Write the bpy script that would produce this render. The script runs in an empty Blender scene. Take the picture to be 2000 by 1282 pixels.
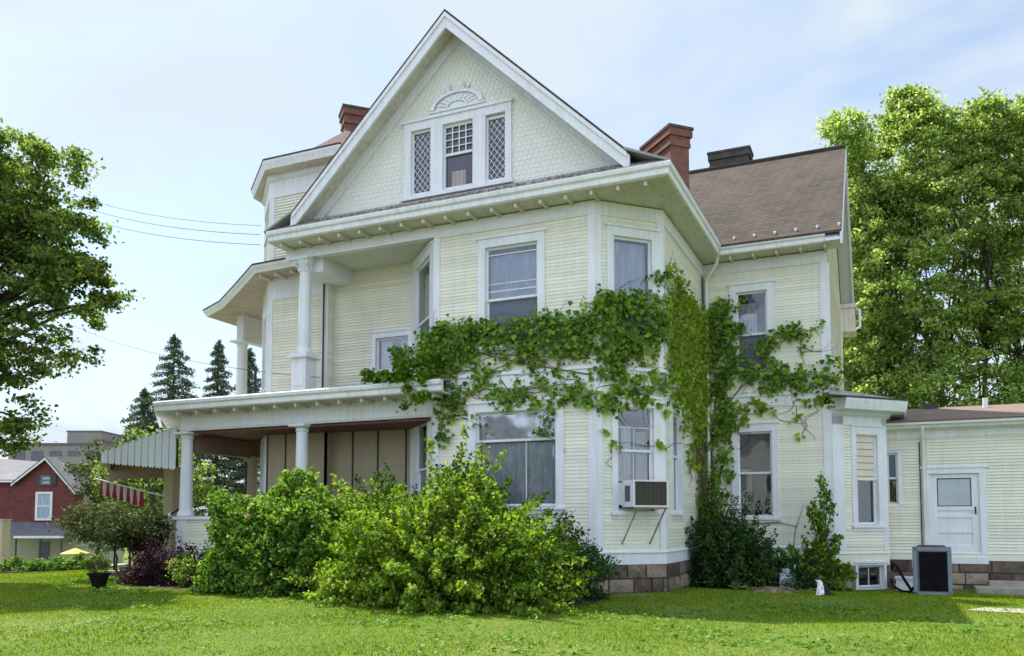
import bpy, math, random
import numpy as np
from mathutils import Vector, Matrix
R=random.Random(7); NR=np.random.RandomState(11)
S=bpy.context.scene; COL=S.collection
# ------------------------------------------------------------------ helpers
class MB:
    def __init__(s): s.v=[];s.f=[]
    def add(s,vs,fs):
        b=len(s.v); s.v+= [tuple(p) for p in vs]; s.f+=[tuple(i+b for i in f) for f in fs]; return s
    def box(s,x0,x1,y0,y1,z0,z1):
        return s.add([(x0,y0,z0),(x1,y0,z0),(x1,y1,z0),(x0,y1,z0),(x0,y0,z1),(x1,y0,z1),(x1,y1,z1),(x0,y1,z1)],
        [(0,3,2,1),(4,5,6,7),(0,1,5,4),(1,2,6,5),(2,3,7,6),(3,0,4,7)])
    def fbox(s,fr,u0,u1,z0,z1,d0,d1):
        P=fr.p
        return s.add([P(u0,z0,d1),P(u1,z0,d1),P(u1,z0,d0),P(u0,z0,d0),P(u0,z1,d1),P(u1,z1,d1),P(u1,z1,d0),P(u0,z1,d0)],
        [(0,3,2,1),(4,5,6,7),(0,1,5,4),(1,2,6,5),(2,3,7,6),(3,0,4,7)])
    def tube(s,pts,rad,n=8,cap=True):
        pts=[Vector(p) for p in pts]
        if not hasattr(rad,'__len__'): rad=[rad]*len(pts)
        b=len(s.v); prev=None
        for i,p in enumerate(pts):
            t=(pts[min(i+1,len(pts)-1)]-pts[max(i-1,0)]).normalized()
            a=Vector((0,0,1)) if abs(t.z)<.9 else Vector((1,0,0))
            if prev is None: x=t.cross(a).normalized()
            else:
                x=prev-t*prev.dot(t)
                x=x.normalized() if x.length>1e-5 else t.cross(a).normalized()
            prev=x; y=t.cross(x)
            for k in range(n):
                an=2*math.pi*k/n; s.v.append(tuple(p+(x*math.cos(an)+y*math.sin(an))*rad[i]))
        for i in range(len(pts)-1):
            for k in range(n):
                k2=(k+1)%n; s.f.append((b+i*n+k,b+i*n+k2,b+(i+1)*n+k2,b+(i+1)*n+k))
        if cap:
            s.f.append(tuple(b+k for k in range(n))[::-1]); e=b+(len(pts)-1)*n; s.f.append(tuple(e+k for k in range(n)))
        return s
    def lathe(s,cx,cy,prof,n=24):
        b=len(s.v)
        for r,z in prof:
            for k in range(n):
                a=2*math.pi*k/n; s.v.append((cx+r*math.cos(a),cy+r*math.sin(a),z))
        for i in range(len(prof)-1):
            for k in range(n):
                k2=(k+1)%n; s.f.append((b+i*n+k,b+i*n+k2,b+(i+1)*n+k2,b+(i+1)*n+k))
        s.f.append(tuple(b+k for k in range(n))[::-1]); e=b+(len(prof)-1)*n; s.f.append(tuple(e+k for k in range(n)))
        return s
    def prism(s,poly,z0,z1):
        n=len(poly)
        return s.add([(x,y,z0) for x,y in poly]+[(x,y,z1) for x,y in poly],
          [tuple(range(n))[::-1],tuple(range(n,2*n))]+[(i,(i+1)%n,(i+1)%n+n,i+n) for i in range(n)])
    def fprism(s,fr,poly,d0,d1):      # polygon in (u,z), counter-clockwise seen from outside
        n=len(poly)
        return s.add([fr.p(u,z,d0) for u,z in poly]+[fr.p(u,z,d1) for u,z in poly],
          [tuple(range(n))[::-1],tuple(range(n,2*n))]+[(i,(i+1)%n,(i+1)%n+n,i+n) for i in range(n)])
    def sweep(s,path,prof,closed=False):   # profile points (outward offset, z), outward = right of the walking direction
        n=len(path); m=len(prof); b=len(s.v)
        V=[Vector(p) for p in path]
        for i in range(n):
            if closed: d1=(V[i]-V[i-1]).normalized(); d2=(V[(i+1)%n]-V[i]).normalized()
            else:
                d1=(V[i]-V[max(i-1,0)]); d2=(V[min(i+1,n-1)]-V[i])
                if i==0: d1=d2
                if i==n-1: d2=d1
                d1=d1.normalized(); d2=d2.normalized()
            n1=Vector((d1.y,-d1.x)); n2=Vector((d2.y,-d2.x)); mm=(n1+n2)
            mm=mm/max(mm.dot(n1),.2)
            for o,z in prof: s.v.append((V[i].x+mm.x*o,V[i].y+mm.y*o,z))
        for i in range(n if closed else n-1):
            j=(i+1)%n
            for k in range(m):
                k2=(k+1)%m; s.f.append((b+i*m+k,b+i*m+k2,b+j*m+k2,b+j*m+k))
        if not closed: s.f.append(tuple(b+k for k in range(m))[::-1]); s.f.append(tuple(b+(n-1)*m+k for k in range(m)))
        return s
    def build(s,name,mat,parent=None,smooth=False,fix=True):
        me=bpy.data.meshes.new(name); me.from_pydata(s.v,[],s.f); me.materials.append(mat)
        if fix and len(s.f)<60000:
            import bmesh
            bm=bmesh.new(); bm.from_mesh(me); bmesh.ops.recalc_face_normals(bm,faces=bm.faces); bm.to_mesh(me); bm.free()
        if smooth:
            for p in me.polygons: p.use_smooth=True
            try: me.set_sharp_from_angle(angle=math.radians(40))
            except Exception: pass
        o=bpy.data.objects.new(name,me); COL.objects.link(o)
        if parent: o.parent=parent
        return o
class Fr:
    def __init__(s,x,y,dx,dy):
        l=math.hypot(dx,dy); s.x=x;s.y=y;s.dx=dx/l;s.dy=dy/l;s.nx=s.dy;s.ny=-s.dx
    def p(s,u,z,d=0): return (s.x+s.dx*u+s.nx*d,s.y+s.dy*u+s.ny*d,z)
def tag(o,label=None,cat=None,group=None,kind=None):
    for k,v in (('label',label),('category',cat),('group',group),('kind',kind)):
        if v: o[k]=v
    return o
def empty(name,loc,label=None,cat=None,group=None):
    o=bpy.data.objects.new(name,None); COL.objects.link(o); o.empty_display_size=.3
    o.location=loc; o['_l']=1; del o['_l']
    return tag(o,label,cat,group)
# things are built in world coordinates: the Empty carries its base position, its parts are moved back by it
def settle(root):
    bpy.context.view_layer.update()
    for c in root.children: c.matrix_parent_inverse=Matrix.Translation(-root.location)
def npmesh(name,verts,quads,mat,parent=None,tri=False):
    me=bpy.data.meshes.new(name); k=3 if tri else 4
    nv=len(verts); nf=len(quads)
    me.vertices.add(nv); me.vertices.foreach_set('co',np.asarray(verts,np.float32).ravel())
    me.loops.add(nf*k); me.loops.foreach_set('vertex_index',np.asarray(quads,np.int32).ravel())
    me.polygons.add(nf); me.polygons.foreach_set('loop_start',np.arange(0,nf*k,k,dtype=np.int32))
    me.polygons.foreach_set('loop_total',np.full(nf,k,np.int32))
    me.update(calc_edges=True); me.materials.append(mat)
    o=bpy.data.objects.new(name,me); COL.objects.link(o)
    if parent: o.parent=parent
    return o
# ------------------------------------------------------------------ materials
def nodes(name):
    m=bpy.data.materials.new(name); m.use_nodes=True; nt=m.node_tree
    b=nt.nodes['Principled BSDF']; return m,nt,b
def N(nt,t,**kw):
    n=nt.nodes.new(t)
    for k,v in kw.items():
        if k in n.inputs: n.inputs[k].default_value=v
        else: setattr(n,k,v)
    return n
def c4(c): return (c[0],c[1],c[2],1)
def mat(name,c1,c2=None,scale=4,rough=.6,bump=0,bscale=40,metal=0,stretch=None,spec=.4,island=0,detail=6,c3=None):
    m,nt,b=nodes(name); b.inputs['Roughness'].default_value=rough; b.inputs['Metallic'].default_value=metal
    b.inputs['Specular IOR Level'].default_value=spec
    L=nt.links.new; tc=N(nt,'ShaderNodeTexCoord'); vec=tc.outputs['Object']
    if stretch:
        mp=N(nt,'ShaderNodeMapping'); mp.inputs['Scale'].default_value=stretch; L(vec,mp.inputs[0]); vec=mp.outputs[0]
    if c2 is None: b.inputs['Base Color'].default_value=c4(c1); out=None
    else:
        nz=N(nt,'ShaderNodeTexNoise',Scale=scale,Detail=detail,Roughness=.6); L(vec,nz.inputs['Vector'])
        cr=N(nt,'ShaderNodeValToRGB'); cr.color_ramp.elements[0].position=.32; cr.color_ramp.elements[1].position=.68
        cr.color_ramp.elements[0].color=c4(c1); cr.color_ramp.elements[1].color=c4(c2)
        if c3 is not None:
            e=cr.color_ramp.elements.new(.5); e.color=c4(c3)
        src=nz.outputs['Fac']
        if island:
            ge=N(nt,'ShaderNodeNewGeometry'); mx=N(nt,'ShaderNodeMix'); mx.data_type='FLOAT'; mx.inputs[0].default_value=island
            L(nz.outputs['Fac'],mx.inputs[2]); L(ge.outputs['Random Per Island'],mx.inputs[3]); src=mx.outputs[0]
        L(src,cr.inputs[0]); L(cr.outputs[0],b.inputs['Base Color'])
    if bump:
        nb=N(nt,'ShaderNodeTexNoise',Scale=bscale,Detail=4); L(vec,nb.inputs['Vector'])
        bp=N(nt,'ShaderNodeBump',Strength=bump,Distance=.02); L(nb.outputs['Fac'],bp.inputs['Height']); L(bp.outputs[0],b.inputs['Normal'])
    return m
def leafmat(name,dark,mid,light,trans=.35,rough=.6,nscale=.9):
    m,nt,b=nodes(name); L=nt.links.new
    ge=N(nt,'ShaderNodeNewGeometry'); tc=N(nt,'ShaderNodeTexCoord')
    nz=N(nt,'ShaderNodeTexNoise',Scale=nscale,Detail=3); L(tc.outputs['Object'],nz.inputs['Vector'])
    mx=N(nt,'ShaderNodeMix'); mx.data_type='FLOAT'; mx.inputs[0].default_value=.6
    L(nz.outputs['Fac'],mx.inputs[2]); L(ge.outputs['Random Per Island'],mx.inputs[3])
    cr=N(nt,'ShaderNodeValToRGB'); e=cr.color_ramp.elements; e[0].position=.2; e[0].color=c4(dark); e[1].position=.85; e[1].color=c4(light)
    k=e.new(.5); k.color=c4(mid); L(mx.outputs[0],cr.inputs[0]); L(cr.outputs[0],b.inputs['Base Color'])
    b.inputs['Roughness'].default_value=rough; b.inputs['Specular IOR Level'].default_value=.18
    tr=N(nt,'ShaderNodeBsdfTranslucent'); hs=N(nt,'ShaderNodeHueSaturation',Value=1.3,Saturation=1.15); L(cr.outputs[0],hs.inputs['Color']); L(hs.outputs[0],tr.inputs[0])
    ms=N(nt,'ShaderNodeMixShader'); ms.inputs[0].default_value=trans; L(b.outputs[0],ms.inputs[1]); L(tr.outputs[0],ms.inputs[2])
    L(ms.outputs[0],nt.nodes['Material Output'].inputs[0]); return m
def glassmat(name,tint=(.9,.95,1),fac=.12,rough=.02,wav=.02):
    m,nt,b=nodes(name); L=nt.links.new; nt.nodes.remove(b)
    t=N(nt,'ShaderNodeBsdfTransparent'); t.inputs[0].default_value=c4(tint)
    g=N(nt,'ShaderNodeBsdfGlossy',Roughness=rough); g.inputs[0].default_value=(.95,.97,1,1)
    f=N(nt,'ShaderNodeFresnel',IOR=1.55); a=N(nt,'ShaderNodeMath',operation='ADD'); a.inputs[1].default_value=fac; L(f.outputs[0],a.inputs[0])
    nz=N(nt,'ShaderNodeTexNoise',Scale=2.2,Detail=1); tc=N(nt,'ShaderNodeTexCoord'); L(tc.outputs['Object'],nz.inputs['Vector'])
    bp=N(nt,'ShaderNodeBump',Strength=wav,Distance=.3); L(nz.outputs['Fac'],bp.inputs['Height']); L(bp.outputs[0],g.inputs['Normal'])
    ms=N(nt,'ShaderNodeMixShader'); L(a.outputs[0],ms.inputs[0]); L(t.outputs[0],ms.inputs[1]); L(g.outputs[0],ms.inputs[2])
    L(ms.outputs[0],nt.nodes['Material Output'].inputs[0]); return m
def paintmat(name,c,dirt,amt=.35,scale=1.2,island=0):
    # house paint: base colour with broad weathering, vertical streaks and a fine grain
    m,nt,b=nodes(name); L=nt.links.new; b.inputs['Roughness'].default_value=.55; b.inputs['Specular IOR Level'].default_value=.3
    tc=N(nt,'ShaderNodeTexCoord')
    n1=N(nt,'ShaderNodeTexNoise',Scale=scale,Detail=6,Roughness=.65); L(tc.outputs['Object'],n1.inputs['Vector'])
    mp=N(nt,'ShaderNodeMapping'); mp.inputs['Scale'].default_value=(9,9,.7); L(tc.outputs['Object'],mp.inputs[0])
    n2=N(nt,'ShaderNodeTexNoise',Scale=1.6,Detail=4); L(mp.outputs[0],n2.inputs['Vector'])
    mu=N(nt,'ShaderNodeMath',operation='MULTIPLY'); L(n1.outputs['Fac'],mu.inputs[0]); L(n2.outputs['Fac'],mu.inputs[1])
    mr=N(nt,'ShaderNodeMapRange'); mr.inputs[1].default_value=.18; mr.inputs[2].default_value=.42; mr.inputs[4].default_value=amt; L(mu.outputs[0],mr.inputs[0])
    mx=N(nt,'ShaderNodeMix'); mx.data_type='RGBA'; L(mr.outputs[0],mx.inputs[0]); mx.inputs[6].default_value=c4(c); mx.inputs[7].default_value=c4(dirt)
    if island:
        ge=N(nt,'ShaderNodeNewGeometry'); m3=N(nt,'ShaderNodeMapRange'); m3.inputs[3].default_value=1-island; m3.inputs[4].default_value=1+island*.4; L(ge.outputs['Random Per Island'],m3.inputs[0])
        hv=N(nt,'ShaderNodeHueSaturation'); L(m3.outputs[0],hv.inputs['Value']); L(mx.outputs[2],hv.inputs['Color']); L(hv.outputs[0],b.inputs['Base Color'])
    else: L(mx.outputs[2],b.inputs['Base Color'])
    n3=N(nt,'ShaderNodeTexNoise',Scale=60,Detail=3); L(tc.outputs['Object'],n3.inputs['Vector'])
    bp=N(nt,'ShaderNodeBump',Strength=.15,Distance=.01); L(n3.outputs['Fac'],bp.inputs['Height']); L(bp.outputs[0],b.inputs['Normal'])
    return m
def shinglemat(name,c1,c2,c3,vert=False,bw=.25,rh=.13):
    m,nt,b=nodes(name); L=nt.links.new; b.inputs['Roughness'].default_value=.9; b.inputs['Specular IOR Level'].default_value=.15
    tc=N(nt,'ShaderNodeTexCoord'); sx=N(nt,'ShaderNodeSeparateXYZ'); L(tc.outputs['Object'],sx.inputs[0])
    ad=N(nt,'ShaderNodeMath',operation='ADD'); L(sx.outputs[0],ad.inputs[0]); L(sx.outputs[1],ad.inputs[1])
    cb=N(nt,'ShaderNodeCombineXYZ'); L((sx.outputs[0] if vert else ad.outputs[0]),cb.inputs[0]); L(sx.outputs[2],cb.inputs[1])
    br=N(nt,'ShaderNodeTexBrick',Scale=1); br.inputs['Brick Width'].default_value=bw; br.inputs['Row Height'].default_value=rh*.68
    br.inputs['Mortar Size'].default_value=.008; br.inputs['Color1'].default_value=c4(c1); br.inputs['Color2'].default_value=c4(c2); br.inputs['Mortar'].default_value=c4([x*.45 for x in c1]); L(cb.outputs[0],br.inputs[0])
    nz=N(nt,'ShaderNodeTexNoise',Scale=.9,Detail=8,Roughness=.7); L(tc.outputs['Object'],nz.inputs['Vector'])
    cr=N(nt,'ShaderNodeValToRGB'); cr.color_ramp.elements[0].position=.4; cr.color_ramp.elements[1].position=.65; L(nz.outputs['Fac'],cr.inputs[0])
    mx=N(nt,'ShaderNodeMix'); mx.data_type='RGBA'; L(cr.outputs[0],mx.inputs[0]); L(br.outputs[0],mx.inputs[6]); mx.inputs[7].default_value=c4(c3)
    ms=N(nt,'ShaderNodeMath',operation='MULTIPLY'); ms.inputs[1].default_value=.5; L(cr.outputs[0],ms.inputs[0]); L(ms.outputs[0],mx.inputs[0])
    L(mx.outputs[2],b.inputs['Base Color'])
    bp=N(nt,'ShaderNodeBump',Strength=.6,Distance=.02,invert=True); L(br.outputs['Fac'],bp.inputs['Height']); L(bp.outputs[0],b.inputs['Normal'])
    return m
def brickmat(name,c1,c2,mort,bw=.21,rh=.07):
    m,nt,b=nodes(name); L=nt.links.new; b.inputs['Roughness'].default_value=.85
    tc=N(nt,'ShaderNodeTexCoord'); sx=N(nt,'ShaderNodeSeparateXYZ'); L(tc.outputs['Object'],sx.inputs[0])
    ad=N(nt,'ShaderNodeMath',operation='ADD'); L(sx.outputs[0],ad.inputs[0]); L(sx.outputs[1],ad.inputs[1])
    cb=N(nt,'ShaderNodeCombineXYZ'); L(ad.outputs[0],cb.inputs[0]); L(sx.outputs[2],cb.inputs[1])
    br=N(nt,'ShaderNodeTexBrick',Scale=1); br.inputs['Brick Width'].default_value=bw; br.inputs['Row Height'].default_value=rh; br.inputs['Mortar Size'].default_value=.008
    br.inputs['Color1'].default_value=c4(c1); br.inputs['Color2'].default_value=c4(c2); br.inputs['Mortar'].default_value=c4(mort); L(cb.outputs[0],br.inputs[0])
    nz=N(nt,'ShaderNodeTexNoise',Scale=5,Detail=5); L(tc.outputs['Object'],nz.inputs['Vector'])
    mr=N(nt,'ShaderNodeMapRange'); mr.inputs[3].default_value=.6; mr.inputs[4].default_value=1.35; L(nz.outputs['Fac'],mr.inputs[0])
    mx=N(nt,'ShaderNodeMix'); mx.data_type='RGBA'; mx.blend_type='MULTIPLY'; mx.inputs[0].default_value=1; L(br.outputs[0],mx.inputs[6]); L(mr.outputs[0],mx.inputs[7])
    L(mx.outputs[2],b.inputs['Base Color'])
    bp=N(nt,'ShaderNodeBump',Strength=.5,Distance=.01,invert=True); L(br.outputs['Fac'],bp.inputs['Height']); L(bp.outputs[0],b.inputs['Normal']); return m
M={}
M['siding']=paintmat('cream siding paint',(.80,.775,.64),(.60,.58,.48),.4,island=.10)
M['shingle_wall']=mat('cream gable shingles',(.72,.72,.64),(.76,.76,.68),2,.6,.1,60,island=.2)
M['white']=paintmat('white trim paint',(.76,.77,.79),(.55,.55,.54),.55,1.6)
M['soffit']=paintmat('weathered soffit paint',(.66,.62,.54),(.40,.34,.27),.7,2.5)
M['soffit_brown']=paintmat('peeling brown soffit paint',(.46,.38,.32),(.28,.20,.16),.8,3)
M['gutter']=paintmat('white gutter metal',(.76,.77,.77),(.46,.43,.38),.45,3)
M['tan']=paintmat('tan porch paint',(.37,.31,.20),(.27,.22,.15),.5)
M['soil']=mat('dark bed soil',(.03,.022,.015),(.07,.05,.035),9,.95,.6,40)
M['grille']=mat('brownish grille',(.07,.062,.045),(.14,.12,.09),25,.7)
M['ceiling']=paintmat('pale porch ceiling',(.60,.60,.52),(.45,.44,.38),.4)
M['darkred']=mat('dark red boards',(.16,.05,.04),(.10,.035,.03),3,.6,stretch=(1,8,1))
M['brownwood']=mat('brown porch beam paint',(.26,.17,.12),(.18,.11,.08),2,.6)
M['roof']=shinglemat('brown asphalt shingles',(.062,.052,.043),(.094,.077,.062),(.12,.092,.072))
M['roof_red']=shinglemat('red brown slate',(.105,.062,.052),(.14,.08,.066),(.10,.07,.06))
M['roof_brown']=shinglemat('faded brown shingles',(.20,.145,.12),(.25,.18,.15),(.17,.13,.11))
M['roof_grey']=mat('grey flat roofing',(.24,.25,.24),(.34,.34,.31),3,.8)
M['dark']=mat('dark metal edge',(.03,.03,.035),(.06,.055,.05),5,.6)
M['rusty']=mat('leaf litter in gutter',(.10,.06,.03),(.28,.22,.14),8,.9)
M['brick']=brickmat('red chimney brick',(.17,.055,.034),(.22,.08,.048),(.15,.11,.09))
M['brick_dark']=brickmat('dark step brick',(.12,.07,.07),(.16,.09,.08),(.12,.10,.09))
M['capstone']=mat('dark chimney cap',(.04,.035,.033),(.08,.07,.06),6,.8)
M['stone']=mat('rough brown foundation stone',(.08,.055,.04),(.33,.26,.19),7,.9,1,12,island=.45,c3=(.17,.13,.10))
M['mortar']=mat('old mortar',(.10,.09,.08),(.17,.15,.13),8,.95,.3,30)
M['glass']=glassmat('window glass',fac=.08,wav=.012)
M['glass_bright']=glassmat('old rippled glass',fac=.30,rough=.10,wav=.05)
M['door_glass']=mat('grey door glass',(.30,.34,.38),(.44,.48,.52),1.5,.12,spec=.7)
M['screen']=mat('insect screen',(.10,.115,.155),(.14,.155,.20),20,.6)
M['dglass']=mat('dark attic glass',(.015,.017,.03),(.04,.04,.07),2,.08,spec=.7)
M['curtain']=mat('pale lace curtain',(.20,.25,.34),(.52,.58,.68),14,.9,.0,stretch=(3,3,.15))
M['curtain_grey']=mat('pale grey curtain',(.38,.38,.42),(.64,.64,.67),10,.9,stretch=(3,3,.15))
M['curtain_warm']=mat('warm grey curtain',(.26,.22,.20),(.42,.37,.34),9,.9,stretch=(3,3,.15))
M['blind']=mat('cream slatted blind',(.66,.60,.46),(.74,.68,.54),3,.7)
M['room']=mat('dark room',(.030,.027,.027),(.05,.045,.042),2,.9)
M['awning_top']=mat('grey blue awning metal',(.60,.62,.65),(.66,.68,.71),2,.45)
M['awning_light']=mat('pale awning rib',(.68,.71,.74),(.74,.77,.79),2,.45)
M['awn_in']=mat('brown awning underside',(.16,.095,.075),(.22,.14,.11),2,.7)
M['ac']=mat('air conditioner enamel',(.62,.63,.65),(.70,.71,.73),5,.4)
M['ac_dark']=mat('dark grille',(.035,.03,.03),(.07,.06,.055),30,.6)
M['cond']=mat('condenser grey enamel',(.16,.19,.215),(.22,.25,.28),4,.4)
M['black']=mat('black rubber',(.008,.007,.008),(.016,.014,.015),6,.85,spec=.08)
M['rust_metal']=mat('rusty strut',(.20,.10,.06),(.38,.32,.26),9,.7)
M['bark']=mat('bark',(.045,.035,.028),(.11,.09,.07),7,.95,.8,20,stretch=(1,1,.25))
M['vinewood']=mat('vine stems',(.09,.06,.04),(.16,.11,.08),8,.9)
M['white_fur']=mat('white cat fur',(.78,.77,.75),(.85,.84,.82),20,.9,.3,90)
M['black_fur']=mat('black cat fur',(.012,.012,.014),(.03,.03,.032),20,.8,.3,90)
M['concrete']=mat('pale concrete',(.26,.23,.19),(.42,.38,.32),5,.9,.5,30)
M['asphalt']=mat('asphalt',(.045,.045,.047),(.065,.065,.065),4,.9,.3,60)
M['red_brick']=brickmat('dark red house brick',(.17,.032,.034),(.13,.026,.03),(.17,.07,.07),.4,.12)
M['tower_wall']=mat('grey brown apartment wall',(.24,.205,.195),(.29,.25,.235),1,.85)
M['tower_dark']=mat('apartment window glass',(.06,.065,.09),(.12,.12,.16),1,.2)
M['greyroof']=mat('grey roof slates',(.10,.10,.115),(.15,.145,.155),3,.8)
M['yellow']=mat('yellow canvas',(.42,.31,.07),(.50,.38,.11),4,.8)
M['beige']=mat('beige wall render',(.42,.37,.27),(.50,.44,.34),2,.8)
M['flag_red']=mat('red flag cloth',(.30,.02,.03),(.22,.015,.025),5,.8)
M['flag_white']=mat('white flag cloth',(.50,.48,.48),(.42,.40,.41),5,.8)
M['pink']=mat('pink blossom',(.55,.22,.20),(.65,.38,.30),9,.8)
M['meter']=mat('grey meter enamel',(.30,.38,.45),(.38,.45,.52),4,.5)
M['maple']=leafmat('maple leaves',(.035,.07,.025),(.13,.20,.045),(.34,.43,.10),.48,nscale=.5)
M['tree_r']=leafmat('bright broadleaf',(.07,.12,.03),(.28,.39,.09),(.60,.68,.25),.56,nscale=.25)
M['conifer']=leafmat('conifer needles',(.05,.08,.05),(.09,.135,.07),(.16,.21,.10),.1)
M['lilac']=leafmat('lilac leaves',(.025,.07,.015),(.13,.26,.03),(.40,.54,.11),.35,.65)
M['shrub']=leafmat('shrub leaves',(.03,.075,.012),(.18,.30,.03),(.46,.56,.10),.38,.65)
M['yew']=leafmat('yew leaves',(.014,.04,.012),(.04,.095,.02),(.09,.17,.035),.15)
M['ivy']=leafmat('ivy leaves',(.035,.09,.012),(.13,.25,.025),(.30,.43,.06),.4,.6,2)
M['ivy_lit']=leafmat('sunlit ivy leaves',(.08,.15,.015),(.20,.31,.02),(.38,.47,.06),.5,.6,2)  # brighter copy of the ivy, sunlit look put into the leaf colour
M['purple']=leafmat('purple barberry leaves',(.015,.005,.010),(.035,.012,.020),(.08,.03,.03),.2)
M['olive']=leafmat('olive leaves',(.035,.05,.02),(.08,.10,.03),(.16,.18,.06),.3)
M['hedge']=leafmat('hedge leaves',(.08,.16,.03),(.16,.27,.05),(.26,.36,.08),.3)
# ------------------------------------------------------------------ the house
house=empty('house',(-7,17,0),'large cream clapboard Victorian house with white trim, steep front gable and wrap-around porch','house')
H=house
def siding(mb,fr,z0,z1,rng,ops=(),e=.068,out=.011):
    n=max(1,round((z1-z0)/e)); e=(z1-z0)/n
    for i in range(n):
        a=z0+i*e; b=a+e; zm=(a+b)/2; lo,hi=rng(zm) if callable(rng) else rng
        if hi<=lo: continue
        cuts=[(lo,hi)]
        for (u0,u1,w0,w1) in ops:
            if w0<zm<w1:
                nc=[]
                for s,t in cuts:
                    if u1<=s or u0>=t: nc.append((s,t)); continue
                    if u0>s: nc.append((s,u0))
                    if u1<t: nc.append((u1,t))
                cuts=nc
        j=NR.uniform(-.0015,.0015)
        nc=[]
        for s,t in cuts:
            while t-s>2.2 and R.random()<.55:
                q_=R.uniform(s+.7,t-.7); nc.append((s,q_-.0015)); s=q_+.0015
            nc.append((s,t))
        for s,t in nc:
            p=fr.p; mb.add([p(s,a,0),p(t,a,0),p(s,a,out+j),p(t,a,out+j),p(s,b,.002),p(t,b,.002)],[(0,1,3,2),(2,3,5,4)])
F1=Fr(-8.22,14.56,1,0); RC=Fr(-4.83,14.56,1,1); F3=Fr(-3.82,15.57,0,1); WG=Fr(-3.82,19.36,1,0)
LC=Fr(-9.5,15.84,1,-1); BK=Fr(-11.6,15.84,1,0); TW=Fr(-13.3,15.6,1,0); TS=Fr(-11.6,15.6,0,1); TC=Fr(-14.4,16.7,1,-1); TL=Fr(-14.4,19.6,0,-1)
GE=Fr(-1.08,19.36,0,1); BC=Fr(-1.08,19.36,1,1); BS=Fr(-.02,20.42,0,1); RW=Fr(-.02,21.0,1,0)
ZS=.76
# openings  (u0,u1,z0,z1)
W1u=(1.14,2.25,4.72,6.66); W1l=(.94,2.61,1.6,3.42); R1u=(.37,1.19,4.72,6.65); R1l=(.43,1.19,1.5,3.43)
F3l=(.6,1.3,1.5,3.45); Gu=(.77,1.45,4.65,6.53); Gl=(.75,1.5,1.42,3.33); Lu=(.34,1.54,4.75,6.78); Ll=(.45,1.4,1.4,3.36)
Nw=(1.16,2.02,4.69,5.43); TCw=(.3,1.2,4.5,6.3); Bw=(.65,1.25,1.25,3.23); Rd=(.88,1.86,.56,2.38); Rw=(.02,.25,1.71,2.88); Bf=(.62,1.34,-.12,.36)
TCl=(.3,1.2,1.4,3.2)
def wall(name,fr,z0,z1,rng,ops,m='siding',**k):
    mb=MB(); siding(mb,fr,z0,z1,rng,ops,**k); return mb.build(name,M[m],H,fix=False)
wall('wall',F1,ZS,7.0,(0,3.39),[W1u,W1l])
wall('wall',RC,ZS,7.0,(0,1.43),[R1u,R1l])
wall('wall',F3,ZS,7.0,(0,3.79),[F3l])
wall('wall',WG,ZS,7.0,(0,2.74),[Gu,Gl])
wall('wall',LC,.62,7.06,(0,1.81),[Lu,Ll])
wall('wall',BK,4.1,7.06,(0,2.1),[Nw],out=.022)
wall('wall',TW,4.1,9.5,(0,1.7),[],out=.022)
wall('wall',TS,4.1,9.5,(0,.24),[])
wall('wall',TC,.62,9.5,(0,1.555),[TCw,TCl])
wall('wall',TL,.62,9.5,(0,2.9),[])
gy=22.3
wall('wall',GE,ZS,10.6,lambda z:(0,5.9) if z<7.4 else ((z-7.2)*1.08,5.9-(z-7.2)*1.08),[])
wall('wall',BC,.62,3.62,(0,1.5),[Bw],out=.022); wall('wall',BS,.62,3.62,(0,.58),[])
wall('wall',RW,.62,3.36,(0,7.5),[Rd,Rw],out=.022)
# plain walls nobody sees from the lawn but the sun does
mb=MB(); mb.box(-14.4,-1.1,25.1,25.27,0,7.4); mb.box(-14.4,-14.25,19.6,25.2,0,7.4); mb.box(7.3,7.48,21.02,26,0,3.4); mb.box(-1,7.48,26,26.15,0,3.4)
mb.build('rear_wall',M['siding'],H)
mb=MB()   # smooth tan panelling of the lower porch wall
mb.fbox(BK,0,2.1,.62,3.4,-.05,.0); mb.fbox(TW,0,1.7,.62,3.4,-.05,.0); mb.fbox(TS,0,.24,.62,3.4,-.05,0)
mb.build('porch_wall',M['tan'],H)
mb=MB()
for u in (.55,1.22,1.95): mb.fbox(BK,u,u+.035,.62,3.38,.001,.022)
for u in (.02,.55,1.1): mb.fbox(TW,u,u+.03,.62,3.38,.001,.02)
mb.build('porch_wall_batten',M['dark'],H)
# gable wall: scalloped shingles
cx=-7.735
mb=MB(); rows=np.arange(7.72,11.1,.095)
for i,z in enumerate(rows):
    hw=(11.22-z)/.97-.02
    x=cx-hw+(0 if i%2 else .065)
    while x<cx+hw:
        w=.115; x1=x+w-.006
        if not(-8.9<x+.06<-6.56 and z+.06<9.5 and z>7.85) :
            y=14.56; d=.009+R.uniform(-.001,.001); zj=R.uniform(-.002,.002)
            cut=.03 if z>9.55 else .006
            mb.add([(x,y-d,z+cut+zj),(x+.035,y-d,z+zj),(x1-.035,y-d,z+zj),(x1,y-d,z+cut+zj),(x1,y-.003,z+.125),(x,y-.003,z+.125),
                    (x,y,z+cut+zj),(x+.035,y,z+zj),(x1-.035,y,z+zj),(x1,y,z+cut+zj)],[(0,1,2,3,4,5),(0,6,7,1),(1,7,8,2),(2,8,9,3)])
        x+=w
gs=mb.build('gable_shingles',M['shingle_wall'],H,fix=False)
mb=MB(); mb.add([(cx-3.9,14.562,7.6),(cx-1.16,14.562,7.6),(cx-1.16,14.562,9.45),(cx+1.18,14.562,9.45),(cx+1.18,14.562,7.6),(cx+3.9,14.562,7.6),(cx,14.562,11.3)],[(0,1,2,6),(2,3,6),(3,4,5,6)])
mb.build('gable_wall',M['shingle_wall'],H,fix=False)
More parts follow.
